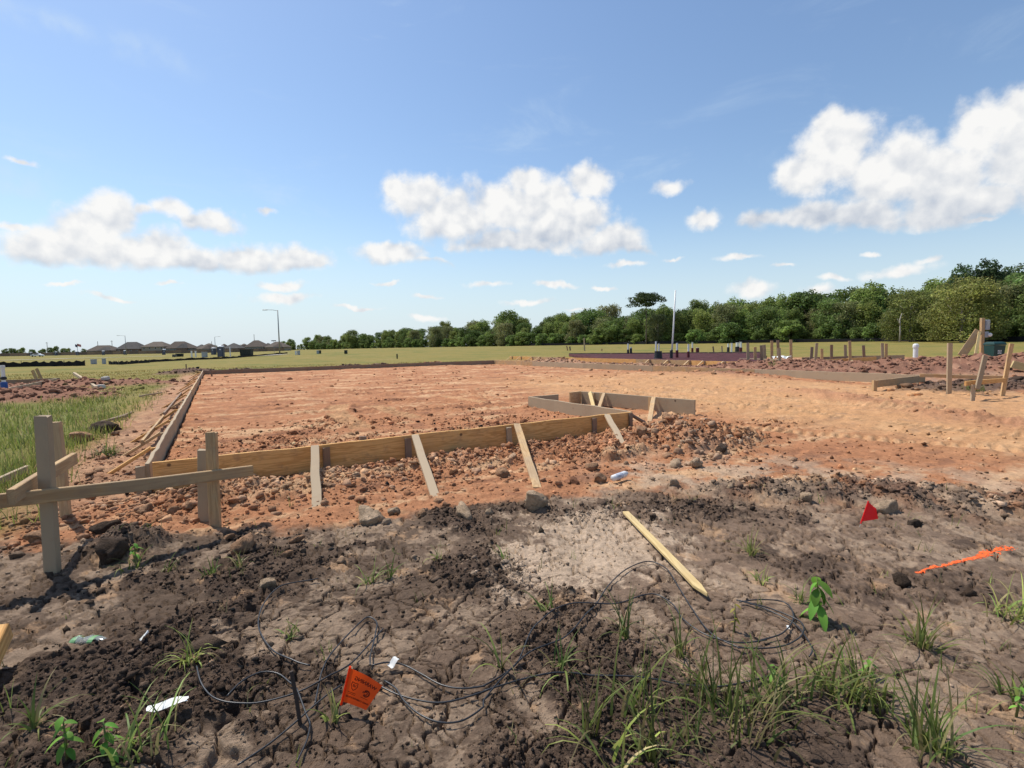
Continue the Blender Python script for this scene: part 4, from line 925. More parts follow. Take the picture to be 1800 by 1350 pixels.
# orange marking paint
def paint(line, w0, w1, lab):
    a = gp(*line[0]); b = gp(*line[1]); L = np.linalg.norm(b[:2] - a[:2]); n, mcol = 260, 30; u = (b[:2] - a[:2]) / L; nn = np.array([-u[1], u[0]]); V_ = []; F_ = []
    s, t = np.meshgrid(np.linspace(-.05, 1.08, n), np.linspace(-1, 1, mcol), indexing='ij'); wd = w0 + (w1 - w0) * ss(s, .45, .85)
    X = a[0] + u[0] * s * L + nn[0] * t * wd; Y = a[1] + u[1] * s * L + nn[1] * t * wd; z = gz_arr(X.ravel(), Y.ravel()) + .0025
    V_ = np.column_stack([X.ravel(), Y.ravel(), z]); keep = (fbm(X * 26, Y * 26, 3, 401) + 1.3 * fbm(X * 75, Y * 75, 2, 402) + .70 - np.abs(t) * .95 - 2.2 * ss(s, 1.0, 1.1) - 2 * (1 - ss(s, -.05, .02))) > 0
    for i in range(n - 1):
        for j in range(mcol - 1):
            if keep[i, j] and keep[i + 1, j] and keep[i, j + 1]: k = i * mcol + j; F_.append((k, k + mcol, k + mcol + 1, k + 1))
    o = mesh_obj('paint_streak', fast_mesh('paint_streak', V_, np.array(F_), True), simple('orange_paint', (.85, .13, .03), .8, .2, var=.3, scale=40)); tag(o, lab, 'paint mark')
paint(((1612, 1008), (1775, 966)), .018, .042, 'fluorescent orange paint streak sprayed on the soil at right')
# can, bottle, scraps
cn = thing('spray_can', 'white spent can lying on the bank beside a tan clod', 'can', tuple(gp(1090, 850)))
mb = MB(); mb.lathe([(.026, 0), (.031, .008), (.031, .16), (.027, .172), (.016, .178), (.016, .19)], 16); o = mb.build('can_body', simple('white_can', (.68, .68, .68), .4, .4, .1), cn, smooth=True); o.rotation_euler = (radians(80), 0, radians(115)); o.location = (-.08, 0, .05)
mb = MB(); mb.lathe([(.0315, .045), (.0322, .046), (.0322, .12), (.0315, .121)], 16); q = mb.build('label_band', simple('can_label', (.42, .44, .50), .5, var=.5, scale=60), o)
bt = thing('plastic_bottle', 'crushed clear plastic bottle with green cap end on dark soil', 'bottle', tuple(gp(160, 1130)))
CLEAR = bpy.data.materials.new('clear_plastic'); CLEAR.use_nodes = True; pb_ = CLEAR.node_tree.nodes['Principled BSDF']; pb_.inputs['Base Color'].default_value = (.82, .88, .84, 1); pb_.inputs['Transmission Weight'].default_value = .8; pb_.inputs['Roughness'].default_value = .12; pb_.inputs['IOR'].default_value = 1.3
mb = MB(); mb.lathe([(.010, 0), (.024, .003), (.030, .02), (.026, .05), (.031, .08), (.024, .11), (.029, .14), (.014, .17), (.011, .185)], 14); o = mb.build('bottle_body', CLEAR, bt, smooth=True); o.rotation_euler = (radians(86), 0, radians(84)); o.scale = (1, .6, 1); o.location = (-.085, 0, .03)
for v_ in o.data.vertices: v_.co.x += .006 * math.sin(v_.co.z * 90); v_.co.y += .006 * math.sin(v_.co.z * 61 + v_.co.x * 80)
GRN = simple('green_plastic', (.14, .30, .12), .35, .5)
mb = MB(); mb.lathe([(.012, 0), (.027, .002), (.031, .018), (.0305, .034), (.029, .034)], 14); q = mb.build('green_base', GRN, o); q.scale = (1.04, 1.04, 1)
mb = MB(); mb.lathe([(.0318, .10), (.0322, .101), (.0318, .128)], 14); q = mb.build('label_band', GRN, o)
def scrap(u, v, w, h, rz, lab, curl=.01, name='paper_scrap'):
    b = gp(u, v); b[2] = max(gz_at(b[0] + dx_, b[1] + dy_) for dx_ in (-.05, -.025, 0, .025, .05) for dy_ in (-.02, 0, .02)) - .012; r = random.Random(u); n = 8; V_ = []
    for j in range(4):
        for i in range(n + 1):
            s = i / n - .5; t = j / 3 - .5; V_.append((s * w + r.gauss(0, w * .015), t * h * (1 - .25 * s) + r.gauss(0, h * .03), curl * (math.sin(s * 5 + t) + 1) + .026))
    F_ = [(j * (n + 1) + i, j * (n + 1) + i + 1, (j + 1) * (n + 1) + i + 1, (j + 1) * (n + 1) + i) for j in range(3) for i in range(n)]
    V2 = [(x_, y_, z_ + .0012) for (x_, y_, z_) in V_]; m0 = len(V_); F2 = [tuple(m0 + i for i in f[::-1]) for f in F_]
    o = mesh_obj(name, pymesh(name, V2 + V_, F_ + F2), PAPER, None, tuple(b)); o.rotation_euler = (.1, .05, rz); tag(o, lab, 'scrap')
PAPER = simple('white_paper', (.72, .71, .67), .7, .2, var=.08)
scrap(296, 1262, .135, .035, .35, 'white strip of plastic lying near the bottom left')
scrap(690, 1178, .045, .03, .6, 'crumpled white scrap just behind the orange flag', .016)
scrap(255, 1133, .02, .05, .2, 'tiny white scrap right of the plastic bottle')
scrap(1384, 1110, .03, .012, 1.3, 'tiny pale splinter near the cable coil', .003)

# ------------------------------------------------------------------ neighbouring lot on the right
nb = thing('neighbour_formwork', 'distant formwork with many triangular braces beyond the right planks', 'formwork', tuple(at(1100, 640, 0)))
n0 = at(896, 626, ZT); n1 = at(1335, 636.5, ZT); dn = (n1 - n0) / np.linalg.norm(n1 - n0); no = np.array([dn[1], -dn[0], 0])
if no @ (n0 - _O) > 0: no = -no
Ln = np.linalg.norm(n1 - n0); k = 6
for i in range(k):
    a = n0 + dn * Ln * (i / k + .0004); b = n0 + dn * Ln * ((i + 1) / k - .0004); fboard(a, b, nb, (W_PINE, W_TAN, W_PINE)[i % 3], zt=ZT - (.004 if i % 2 else 0))
for u in (900, 916, 936, 949, 970, 1141, 1175, 1211, 1237, 1272, 1298, 1325):
    f = min(np.linspace(0, 1, 600), key=lambda t: abs(900 + FPX * ((n0 + dn * Ln * t - _O) @ _R) / ((n0 + dn * Ln * t - _O) @ _F) - u)); c = n0 + dn * Ln * f + no * .04
    ft = c + no * .62 + dn * .05; ft[2] = gz_at(ft[0], ft[1]) - .05; c[2] = ZT - .01
    lumber('brace', c, ft, .10, .04, W_TAN, nb, tuple(dn)); s_ = c + dn * .12 ; e_ = s_.copy(); e_[2] = -.2; lumber('stake', s_, e_, .09, .038, W_DARK, nb, tuple(dn))
# plastic vapour barrier over the fill, with a plank rim behind
cs = [at(1000, 622.5, .30), at(1345, 620, .30), at(1375, 633, .30), n1 * [1, 1, 0] + [0, 0, .30] + no * -.2, n0 * .45 + n1 * .55 - no * .2]
n = 26; V_ = []; q0, q1, q2, q3 = cs[0], cs[1], cs[3], cs[4]
for j in range(n + 1):
    for i in range(n + 1):
        s, t = i / n, j / n; p = (q0 * (1 - s) + q1 * s) * (1 - t) + (q3 * (1 - s) + q2 * s) * t; V_.append((p[0], p[1], .29 + .06 * float(vnoise(np.array([p[0] * .9]), np.array([p[1] * .9]), 5)[0])))
F_ = [(j * (n + 1) + i, j * (n + 1) + i + 1, (j + 1) * (n + 1) + i + 1, (j + 1) * (n + 1) + i) for j in range(n) for i in range(n)]
lowest = min(v[2] for v in V_); m0 = len(V_); rim = [i for i in range(n + 1)] + [(n + 1) * j + n for j in range(1, n + 1)] + [(n + 1) * n + i for i in range(n - 1, -1, -1)] + [(n + 1) * j for j in range(n - 1, 0, -1)]
V_ += [(V_[i][0], V_[i][1], .0) for i in rim]; F_ += [(rim[k], m0 + k, m0 + (k + 1) % len(rim), rim[(k + 1) % len(rim)]) for k in range(len(rim))]
o = mesh_obj('plastic_sheeting', pymesh('plastic_sheeting', V_, F_, True), SHEET); tag(o, 'wrinkled plum coloured plastic sheeting stretched over the neighbouring slab', 'sheeting')
far_rim = thing('edge_planks', 'dark plank rim along the far side of the plum sheeting', 'formwork', tuple(q0 * [1, 1, 0]))
for i in range(4):
    a = q0 + (q1 - q0) * (i / 4 + .001); b = q0 + (q1 - q0) * ((i + 1) / 4 - .001); fboard(a + [0, .2, 0], b + [0, .2, 0], far_rim, W_DARK, zt=.40)
def pipe(u, v0, v1, wpx, lab, wrap=None, wraph=.5, z=.28, name='stub_pipe', Y=None, group='pipes rising from the neighbouring slab', lean=0.0):
    b = at(u, v0, z) if Y is None else atY(u, v0, Y); dist = b[1]; h = (v0 - v1) / FPX * dist; r = max(.02, wpx / FPX * dist / 2)
    root = thing(name, lab, 'pipe', (b[0], b[1], b[2] - .1), 0, group); root.rotation_euler = (0, lean, 0)
    mb = MB(); mb.lathe([(r, 0), (r, h + .07), (r * 1.12, h + .071), (r * 1.12, h + .1)], 12); mb.build('tube', WHITE_PVC, root, smooth=False)
    if wrap is not None: mb = MB(); mb.lathe([(r * 1.5, 0), (r * 1.45, h * wraph + .1), (r * 1.05, h * wraph + .12)], 12); mb.build('wrap', wrap, root)
    return root
for (u, v0, v1, w, lab, wr, wh) in (
 (1104, 622, 604, 2.6, 'white stub pipe at the left end of the plum sheeting', BLACK_PL, .4), (1109, 622, 610, 3, 'short black wrapped pipe beside the leftmost white stub', BLACK_PL, .8),
 (1153, 622, 600, 3, 'white pipe standing in the black bucket', None, 0), (1158, 622, 604, 2.6, 'thinner white pipe behind the black bucket', None, 0), (1190, 629, 603, 3.4, 'white pipe with dark red wrap just right of the tall pole', RED_WRAP, .5),
 (1210, 629, 605, 3, 'slim white pipe with red wrap second right of the tall pole', RED_WRAP, .45), (1217, 620, 602, 2.6, 'white pipe with red base before the wood', RED_WRAP, .45), (1226, 621, 611, 4, 'short dark red capped pipe', RED_WRAP, .9),
 (1280, 617, 604, 3, 'white pipe with black collar near the middle of the sheeting', BLACK_PL, .5), (1286, 620, 603, 3, 'tan pipe right of the black collared pipe', None, 0), (1296, 617, 602, 5, 'thick white pipe with dark lower half at the sheeting end', BLACK_PL, .5), (1302, 618, 601, 3.5, 'thin white pipe right of the thick pipe at the sheeting end', RED_WRAP, .4)):
    pipe(u, v0, v1, w, lab, wr, wh)
b = at(1180, 630, .28); pl = thing('vent_pole', 'tall thin white pole leaning slightly right with dark wrapped foot', 'pole', (b[0], b[1], .1)); h = (630 - 511) / FPX * b[1]
mb = MB(); mb.tube([(0, 0, 0), (h * .03, 0, h * .5), (h * .055, 0, h + .15)], [.06, .055, .045], 10); mb.build('tube', WHITE_PVC, pl, smooth=True); mb = MB(); mb.lathe([(.11, 0), (.11, .75), (.07, .8)], 12); mb.build('wrap', BLACK_PL, pl)
b = at(1157, 630, .28); bk = thing('black_bucket', 'black tapered bucket around pipes on the plum sheeting', 'bucket', (b[0], b[1], .2)); mb = MB(); mb.lathe([(.30, 0), (.25, .55), (.27, .56), (.27, .60), (.24, .60), (.24, .5)], 20); mb.build('shell', BLACK_PL, bk); mb = MB(); mb.lathe([(.31, .02), (.325, .03), (.325, .08), (.31, .09)], 20); mb.build('rim', BLACK_PL, bk)
# second formwork farther right, with stakes standing up
n2 = thing('stake_row_formwork', 'far planks with many upright stakes in front of the meadow on the right', 'formwork', tuple(at(1450, 640, 0)))
for (ua, va, ub, vb, mt) in ((1300, 629.5, 1400, 632, W_GREY), (1402, 632, 1470, 633, W_GREY), (1405, 634.5, 1540, 627, W_PINE), (1410, 628.5, 1500, 625.5, W_DARK), (1500, 625.5, 1590, 624, W_GREY)):
    a = at(ua, va, ZT); b = at(ub, vb, ZT); fboard(a, b, n2, mt)
STK = []; stk = [(1316, 640, 603), (1328, 636, 610), (1340, 636, 607), (1345, 634, 606), (1357, 632, 599), (1369, 634, 598), (1372, 645, 612), (1391, 632, 597), (1425, 640, 610), (1433, 635, 603), (1445, 637, 613), (1462, 636, 606), (1487, 630, 606), (1495, 636, 599), (1520, 632, 607), (1552, 634, 603), (1558, 632, 604), (1256, 622, 609), (1270, 622, 608), (999, 618, 608), (1003, 618, 609), (1028, 618, 594), (1057, 618, 613)]
for i, (u, v0, v1) in enumerate(stk):
    b = at(u, v0, .15); w = 5.0 if u > 1300 else 2.5
    o_ = tag(lumber('marker_stake', atY(u + random.uniform(-3, 3), v1, b[1]), b - [0, 0, .35], max(.05, w / FPX * b[1]), .04, (W_GREY, W_TAN, W_DARK)[i % 3], None, (1, 0, 0)), 'thin upright wooden stake of the far stake rows right of centre', 'stake', 'stakes standing up in the far lots'); STK.append((u, o_))
for (u0, v0, u1, v1) in ((1322, 645, 1332, 633), (1425, 626, 1440, 638), (1490, 630, 1505, 638)):
    a = at(u0, v0, .3); b = at(u1, v1, .15); lumber('brace', a, b, .10, .04, W_TAN, n2, (1, 0, 0))
# white clean-out post
b = gp(1609, 640); b = atY(1609, 630, 24.0); pw = thing('cleanout_post', 'short white capped pipe post on the spoil heap', 'post', (b[0], b[1], b[2] - .15)); mb = MB(); mb.lathe([(.10, 0), (.10, .72)], 14); mb.build('tube', WHITE_PVC, pw, smooth=False); mb = MB(); mb.lathe([(.125, .66), (.125, .74), (.115, .80), (.06, .84)], 14); mb.build('cap', WHITE_PVC, pw)
# temporary power post with braces and meter boxes
Yp = 31.0; b = atY(1725, 634, Yp); pz = gz_at(b[0], b[1]); pp = thing('power_post', 'braced timber post carrying grey meter boxes at the right', 'power post', (b[0], b[1], pz)); off = np.array([b[0], b[1], pz])
P = lambda u, v, dy=0: atY(u, v, Yp + dy)
lumber('post', P(1727, 559), off - [0, 0, .3], .19, .15, W_TAN, pp, (1, 0, 0)); lumber('brace', P(1721, 581, -.1), P(1690, 626, -.3), .42, .05, W_TAN, pp, (.8, 0, .6)); lumber('brace', P(1722, 583, -.12), P(1714, 628, -1.2), .14, .05, W_YEL, pp, (1, 0, 0))
mb = MB(); c = P(1735, 571, -.02) - off; mb.box(tuple(c), (.26, .16, .60), .02); o = mb.build('meter_box', GREYBOX, pp); mb = MB(); mb.box((c[0], c[1] - .09, c[2] + .1), (.18, .02, .28), .004); mb.build('door', STEEL, o)
mb = MB(); c = P(1733, 588, -.02) - off; mb.box(tuple(c), (.24, .15, .36), .02); o = mb.build('outlet_box', GREYBOX, pp); mb = MB(); mb.lathe([(.0, 0), (.11, .01), (.12, .07), (.09, .12), (.02, .13)], 14); q = mb.build('meter_dome', WHITE_PVC, o, (c[0] + .14, c[1] - .06, c[2] - .02)); q.rotation_euler = (radians(90), 0, 0)
mb = MB(); c0 = P(1731, 595, -.05) - off; mb.tube([tuple(c0), (c0[0] + .01, c0[1], c0[2] - .6), (c0[0] + .05, c0[1], .15)], .025, 8); mb.tube([(c0[0] + .05, c0[1], .5), (c0[0] + .15, c0[1] - .1, .2), (c0[0] + .4, c0[1] - .1, .12)], .025, 8); mb.build('conduit', simple('green_conduit', (.02, .07, .06), .5), pp)
Yg = 29.5; b = atY(1747, 634, Yg); gzb = gz_at(b[0], b[1]); gb = thing('utility_bin', 'dark green tapered bin with pale lettering beside the power post', 'bin', (b[0], b[1], min(gzb, b[2]))); DG = simple('dark_green_plastic', (.010, .045, .040), .45, .4)
h = 1.12; V_ = []; 
for (z_, w_, d_) in ((0, .54, .5), (.06, .57, .54), (h * .82, .66, .66), (h * .83, .70, .70), (h * .9, .70, .70), (h * .96, .64, .6), (h, .5, .4)): V_ += [(-w_ / 2, -d_ / 2, z_), (w_ / 2, -d_ / 2, z_), (w_ / 2, d_ / 2, z_), (-w_ / 2, d_ / 2, z_)]
mb = MB(); mb.add(V_[:12], [(k * 4 + i, k * 4 + (i + 1) % 4, (k + 1) * 4 + (i + 1) % 4, (k + 1) * 4 + i) for k in range(2) for i in range(4)] + [(3, 2, 1, 0), (8, 9, 10, 11)]); o = mb.build('body', DG, gb)
mb = MB(); mb.add(V_[12:], [(k * 4 + i, k * 4 + (i + 1) % 4, (k + 1) * 4 + (i + 1) % 4, (k + 1) * 4 + i) for k in range(3) for i in range(4)] + [(3, 2, 1, 0), (12, 13, 14, 15)]); mb.build('lid', DG, gb)
mb = MB()
for r_, wds in ((.62, (.07, .05, .06)), (.54, (.05, .08, .04)), (.46, (.06, .04, .07))):
    xx = -.12
    for w_ in wds: mb.box((xx + w_ / 2, -.335 + .0, r_), (w_, .006, .045)); xx += w_ + .02
o2 = mb.build('lettering', WHITE_PVC, o); mb = MB(); mb.box((.06, -.305, .22), (.035, .02, .13), .004); mb.build('tag', WHITE_PVC, o)
a = atY(1779, 640, 17); b = atY(1830, 652, 16.6); o = lumber('lumber_beam', a, b, .24, .2, W_YEL); tag(o, 'pale yellow timber beam jutting in from the right edge', 'beam')
a = at(1375, 633, .25); rag = MB(); V_ = []
for j in range(5):
    for i in range(7): V_.append((a[0] + (i - 3) * .17, a[1] + (j - 2) * .2, .42 + .10 * math.sin(i * 1.7 + j * 2.3)))
mb = MB(); mb.add(V_, [(j * 7 + i, j * 7 + i + 1, (j + 1) * 7 + i + 1, (j + 1) * 7 + i) for j in range(4) for i in range(6)]); o = mb.build('white_plastic_rag', PAPER); tag(o, 'white plastic bag caught on the far spoil heap', 'rag')

# ------------------------------------------------------------------ neighbouring lot on the left
ll = thing('left_lot_formwork', 'plank corner of another slab at the far left edge', 'formwork', tuple(at(40, 680, 0)))
a = at(-40, 693, ZT); b = at(100, 664.5, ZT); fboard(a, (a + b) / 2, ll, W_GREY); fboard((a + b) / 2 + (b - a) * .001, b, ll, W_GREY)
c = at(-60, 671.5, ZT); fboard(c, b + [-.05, .2, 0], ll, W_DARK)
for (u, v, uf, vf) in ((12, 683, 18, 692), (38, 677, 46, 687), (62, 672, 70, 679)):
    h_ = at(u, v, ZT - .01); f_ = at(uf, vf, .05); lumber('brace', h_, f_, .09, .04, W_TAN, ll, (1, 0, 0))
for (u0, v0, u1, v1) in ((68, 669, 57, 651), (76, 668, 64, 648)):
    b = at(u0, v0, .1); o = lumber('leaning_stake', atY(u1, v1, b[1]), b - [0, 0, .2], .13, .06, W_TAN, None, (1, 0, 0)); tag(o, ('shorter thick' if u0 == 68 else 'taller thick') + ' stake of the leaning pair at the left lot', 'stake')
b = at(8, 686, .1); wp = thing('riser_pipe', 'white riser pipe with blue wrapped base at the left edge', 'pipe', tuple(b)); mb = MB(); mb.lathe([(.06, 0), (.06, .80), (.075, .80), (.075, .9)], 12); mb.build('tube', WHITE_PVC, wp); mb = MB(); mb.lathe([(.11, 0), (.10, .28), (.07, .3)], 12); mb.build('wrap', BLUE_PL, wp); mb = MB(); mb.lathe([(.07, .38), (.095, .4), (.095, .47), (.07, .49)], 12); mb.build('coupling', BLACK_PL, wp)
a = gp(131, 668) + [0, 0, .34]; b = gp(170, 684) + [0, 0, .05]; o = lumber('loose_board', a, b, .13, .09, W_GREY); tag(o, 'pale board sliding down the red heap on the left', 'board')
for (u, v, w, lab) in ((176, 681, .42, 'pale broken concrete block below the pale board'), (187, 679, .30, 'smaller pale concrete block next to the broken block')):
    b = gp(u, v); mb = MB(); mb.box((0, 0, .07), (w, w * .6, .16), .03); o = mb.build('concrete_block', simple('pale_concrete', (.48, .45, .40), .9, .1, bump=.05), None, tuple(b)); o.rotation_euler = (.15, -.1, u * .1); tag(o, lab, 'block')
for (u0, v0, u1, v1, lab) in ((172, 748, 222, 735, 'long thin stick behind the black root clod'), (195, 742, 232, 730, 'second thin stick above the black root clod'), (245, 700, 285, 694, 'thin stick on the bare soil left of the planks')):
    a = gp(u0, v0) + [0, 0, .05]; b = gp(u1, v1) + [0, 0, .05]; o = lumber('thin_stick', a, b, .05, .025, W_GREY); tag(o, lab, 'stick')

# ------------------------------------------------------------------ far things
SILT = simple('black_silt_cloth', (.016, .015, .016), .8, .2)
def silt(pts, h, lab, post=None):
    P_ = [at(u, v, 0) for (u, v) in pts]; root = thing('silt_fence', lab, 'fence', tuple(P_[0])); off = P_[0]; V_ = []; m_ = 40
    for i in range(m_ + 1):
        s = i / m_ * (len(P_) - 1); k = min(int(s), len(P_) - 2); p = P_[k] + (P_[k + 1] - P_[k]) * (s - k); z = gz_at(p[0], p[1]); hh_ = h * (1 + .18 * math.sin(i * 1.9) + .1 * math.sin(i * .7))
        for (dz, dy) in ((-.05, 0), (hh_, 0), (hh_, .03), (-.05, .03)): V_.append((p[0] - off[0], p[1] - off[1] + dy + .05 * math.sin(i * 1.3), z - off[2] + dz))
    F_ = [(i * 4 + k, i * 4 + (k + 1) % 4, i * 4 + 4 + (k + 1) % 4, i * 4 + 4 + k) for i in range(m_) for k in range(4)] + [(3, 2, 1, 0), (m_ * 4, m_ * 4 + 1, m_ * 4 + 2, m_ * 4 + 3)]
    mesh_obj('cloth', pymesh('cloth', V_, F_), SILT, root)
    for i in range(0, m_ + 1, 8): mb = MB(); v = V_[i * 4]; mb.box((v[0], v[1] + .06, v[2] + h * .6), (.05, .05, h * 1.5)); mb.build('post', W_DARK, root)
silt([(-60, 647), (60, 644.5), (148, 643)], .50, 'black silt fence strip across the meadow at the far left')
silt([(191, 640.5), (212, 641), (262, 637.5)], .35, 'sagging black silt fence right of the far left strip')
silt([(262, 637), (330, 633), (395, 631), (430, 628.5), (505, 624)], .30, 'low black silt fence running past the portable toilets to the lamp')
# wood edge silt fence
def tree_line(u): return np.interp(u, [430, 520, 700, 900, 1200, 1400, 1600, 1750, 1900, 2100], [620, 470, 300, 200, 146, 128, 108, 88, 78, 70])
pts = [(u, tree_line(u) - 5) for u in range(880, 1861, 70)]; root = thing('silt_fence', 'long black silt fence along the foot of the wood', 'fence', (0, 150, 0)); V_ = []
def onY(u, Y): d = ray(u, 600); p = _O + Y / d[1] * d; return p[0], Y
for i, (u, Y) in enumerate(pts):
    x_, y_ = onY(u, Y); z_ = gz_at(x_, y_)
    V_ += [(x_, y_ - 150, z_ - .1), (x_, y_ - 150, z_ + .75 + .1 * math.sin(i * 2)), (x_, y_ - 149.95, z_ + .75 + .1 * math.sin(i * 2)), (x_, y_ - 149.95, z_ - .1)]
mesh_obj('cloth', pymesh('cloth', V_, [(i * 4 + k, i * 4 + (k + 1) % 4, i * 4 + 4 + (k + 1) % 4, i * 4 + 4 + k) for i in range(len(pts) - 1) for k in range(4)]), SILT, root)
# pale roads
def strip(name, px, w, mat, lab, z=.03):
    P_ = np.array([at(u, v, 0) for (u, v) in px]); L_ = []; V_ = []
    for i in range(len(P_)):
        t = P_[min(i + 1, len(P_) - 1)] - P_[max(i - 1, 0)]; t /= np.linalg.norm(t); n_ = np.array([-t[1], t[0], 0]); 
        for s in (-1, 1): p = P_[i] + n_ * s * w / 2; V_.append((p[0], p[1], gz_at(p[0], p[1]) + z + .06))
    o = mesh_obj(name, pymesh(name, V_, [(2 * i, 2 * i + 2, 2 * i + 3, 2 * i + 1) for i in range(len(P_) - 1)]), mat); tag(o, lab, 'road', kind='structure')
CONC = simple('pale_road_concrete', (.50, .45, .38), .9, .1, var=.12, scale=.3)
strip('road', [(-120, 637), (0, 634.2), (120, 630.6), (240, 627.6), (290, 626.6)], 4.5, CONC, 'pale concrete street across the far left meadow')
strip('pavement', [(405, 628.3), (470, 626.8), (500, 625.4)], 3.0, CONC, 'short pale pavement by the street lamp')
# portable toilets
WT = simple('white_roof_plastic', (.72, .73, .74), .5, .3); TB = simple('slate_blue_plastic', (.055, .065, .095), .5, .3); TD = simple('toilet_door_plastic', (.09, .10, .14), .5, .3)
def toilet(u, v0, v1, lab, rz=.3, lean=0):
    hpx = v0 - v1; Y = 2.35 * FPX / hpx; b = atY(u, v0, Y); root = thing('portable_toilet', lab, 'toilet', (b[0], b[1], gz_at(b[0], b[1])), rz, 'portable toilets on the far lots'); root.rotation_euler = (0, lean, rz)
    mb = MB(); mb.box((0, 0, 1.05), (1.12, 1.12, 2.1), .04); mb.build('cabin', TB, root); mb = MB(); mb.box((.05, -.575, 1.02), (.78, .03, 1.85), .008); d_ = mb.build('door', TD, root); mb = MB(); mb.box((.05, -.595, 1.55), (.30, .01, .22), .002); mb.build('sign', WT, d_)
    mb = MB(); mb.box((0, 0, 2.13), (1.18, 1.18, .09), .02); mb.lathe([(.60, 2.17), (.52, 2.28), (.30, 2.36), (.05, 2.38)], 12); mb.build('roof', WT, root); mb = MB(); mb.tube([(.4, .4, 2.1), (.4, .4, 2.5)], .05, 8); mb.build('vent', WT, root)
for t_ in ((389, 629, 609.5, 'nearest and tallest portable toilet left of the dark dumpster', .2), (376, 623, 610.3, 'portable toilet just left of the tallest one', -.2), (288, 624.5, 614.5, 'tilted portable toilet beside the spoil left of the pair', .5, .12),
  (220, 624, 616.2, 'portable toilet before the second house from the left', .1), (182, 624.5, 617, 'portable toilet before the leftmost house', .3), (136, 625, 618, 'portable toilet under the flags', -.3), (99, 625.5, 618.8, 'portable toilet left of the flags', .1), (55, 628, 621, 'portable toilet beside the white car at far left', .4), (44, 627.5, 621.8, 'leftmost portable toilet with pale roof', 0)): toilet(*t_)
# dumpsters, crates, spoil, meters
def dumpster(u, v0, w, h, d, mat, lab, Y):
    b = atY(u, v0, Y); root = thing('dumpster', lab, 'dumpster', (b[0], b[1], gz_at(b[0], b[1])), .15); V_ = []
    for (z_, k) in ((.12, .92), (h, 1.0)): V_ += [(-w / 2 * k, -d / 2, z_), (w / 2 * k, -d / 2, z_), (w / 2 * k, d / 2, z_), (-w / 2 * k, d / 2, z_)]
    mb = MB(); mb.add(V_, [(0, 1, 5, 4), (1, 2, 6, 5), (2, 3, 7, 6), (3, 0, 4, 7), (3, 2, 1, 0), (4, 5, 6, 7)]); mb.build('hull', mat, root)
    for k in range(5): mb = MB(); mb.box((-w * .4 + k * w * .2, -d / 2 - .04, h * .55), (.08, .08, h * .8)); mb.build('rib', mat, root)
    mb = MB(); mb.box((0, 0, h + .04), (w * 1.03, d * 1.03, .08)); mb.build('rim', mat, root)
DK = simple('dark_green_steel', (.018, .026, .022), .6); dumpster(434, 627.5, 2.1, 1.35, 1.6, DK, 'dark dumpster right of the nearest portable toilet', 104)
dumpster(316, 627, 1.3, .75, 1.0, DK, 'low dark crate beside the tilted toilet', 118); dumpster(307, 627.5, .7, .6, .7, simple('grey_crate', (.12, .12, .12), .7), 'small dark crate left of the low crate', 116)
def meter(u, v0, v1, w, mat, lab, Y):
    b = atY(u, v0, Y); h = (v0 - v1) / FPX * Y; root = thing('utility_pedestal', lab, 'pedestal', (b[0], b[1], gz_at(b[0], b[1])), 0, 'utility pedestals in the meadow'); mb = MB(); mb.box((0, 0, h / 2), (w, w * .8, h), .03); mb.build('cabinet', mat, root); mb = MB(); mb.box((0, 0, h + .03), (w * 1.12, w * .95, .06), .01); mb.build('cap', mat, root)
for t_ in ((525, 620, 612.8, .45, GREYBOX, 'pale utility pedestal right of the street lamp', 100), (520, 620, 613.5, .3, WT, 'white narrow pedestal touching the pale one', 101), (559, 619, 613.5, .5, GREYBOX, 'grey pedestal farther right of the lamp', 105), (563, 618.5, 613, .3, DK, 'dark pedestal beside the grey one', 105), (608, 619.5, 613.5, .5, DK, 'lone dark pedestal in the middle of the meadow', 95), (698, 625.5, 618, .15, DK, 'dark marker stump in the meadow behind the pad', 60),
  (337, 625, 614, .28, WT, 'white marker post left of the tall toilet', 110), (344, 624, 613.5, .28, WT, 'second white marker post left of the tall toilet', 112), (360, 629, 620, .9, GREYBOX, 'pale lattice box left of the pair of toilets', 108), (405, 628, 611, .18, WT, 'slim white post between toilet and dumpster', 104), (165, 639, 631, .5, GREYBOX, 'pale box on the meadow above the silt strip', 62), (183, 639, 630, .35, GREYBOX, 'grey marker box right of the pale box', 62)): meter(*t_)
# lamps and poles
POLE = simple('grey_pole_steel', (.30, .30, .29), .5, .4, .3); WPOLE = simple('brown_pole_wood', (.16, .13, .10), .9)
def lamp(u, v0, v1, arm, lab, Y):
    b = atY(u, v0, Y); t = atY(u - 1, v1, Y); g = gz_at(b[0], b[1]); h = t[2] - g; root = thing('street_lamp', lab, 'street lamp', (b[0], b[1], g), 0, 'street lamps of the far street'); mb = MB(); mb.tube([(0, 0, 0), (0, 0, h)], [.16, .10], 10); mb.build('pole', POLE, root, smooth=True); a = arm / FPX * Y
    mb = MB(); mb.tube([(0, 0, h - .15), (a * .4, 0, h + .05), (a * .85, 0, h + .1)], .05, 8); mb.build('arm', POLE, root); mb = MB(); mb.box((a, 0, h + .08), (abs(a) * .34 + .1, .35, .16), .04); mb.build('lamp_head', POLE, root)
lamp(492, 624, 545, -22, 'tallest street lamp with its arm to the left', 118); lamp(222, 622, 590, -12, 'street lamp above the second house with arm to the left', 250); lamp(379, 620, 592, 8, 'street lamp above the middle houses with arm to the right', 260)
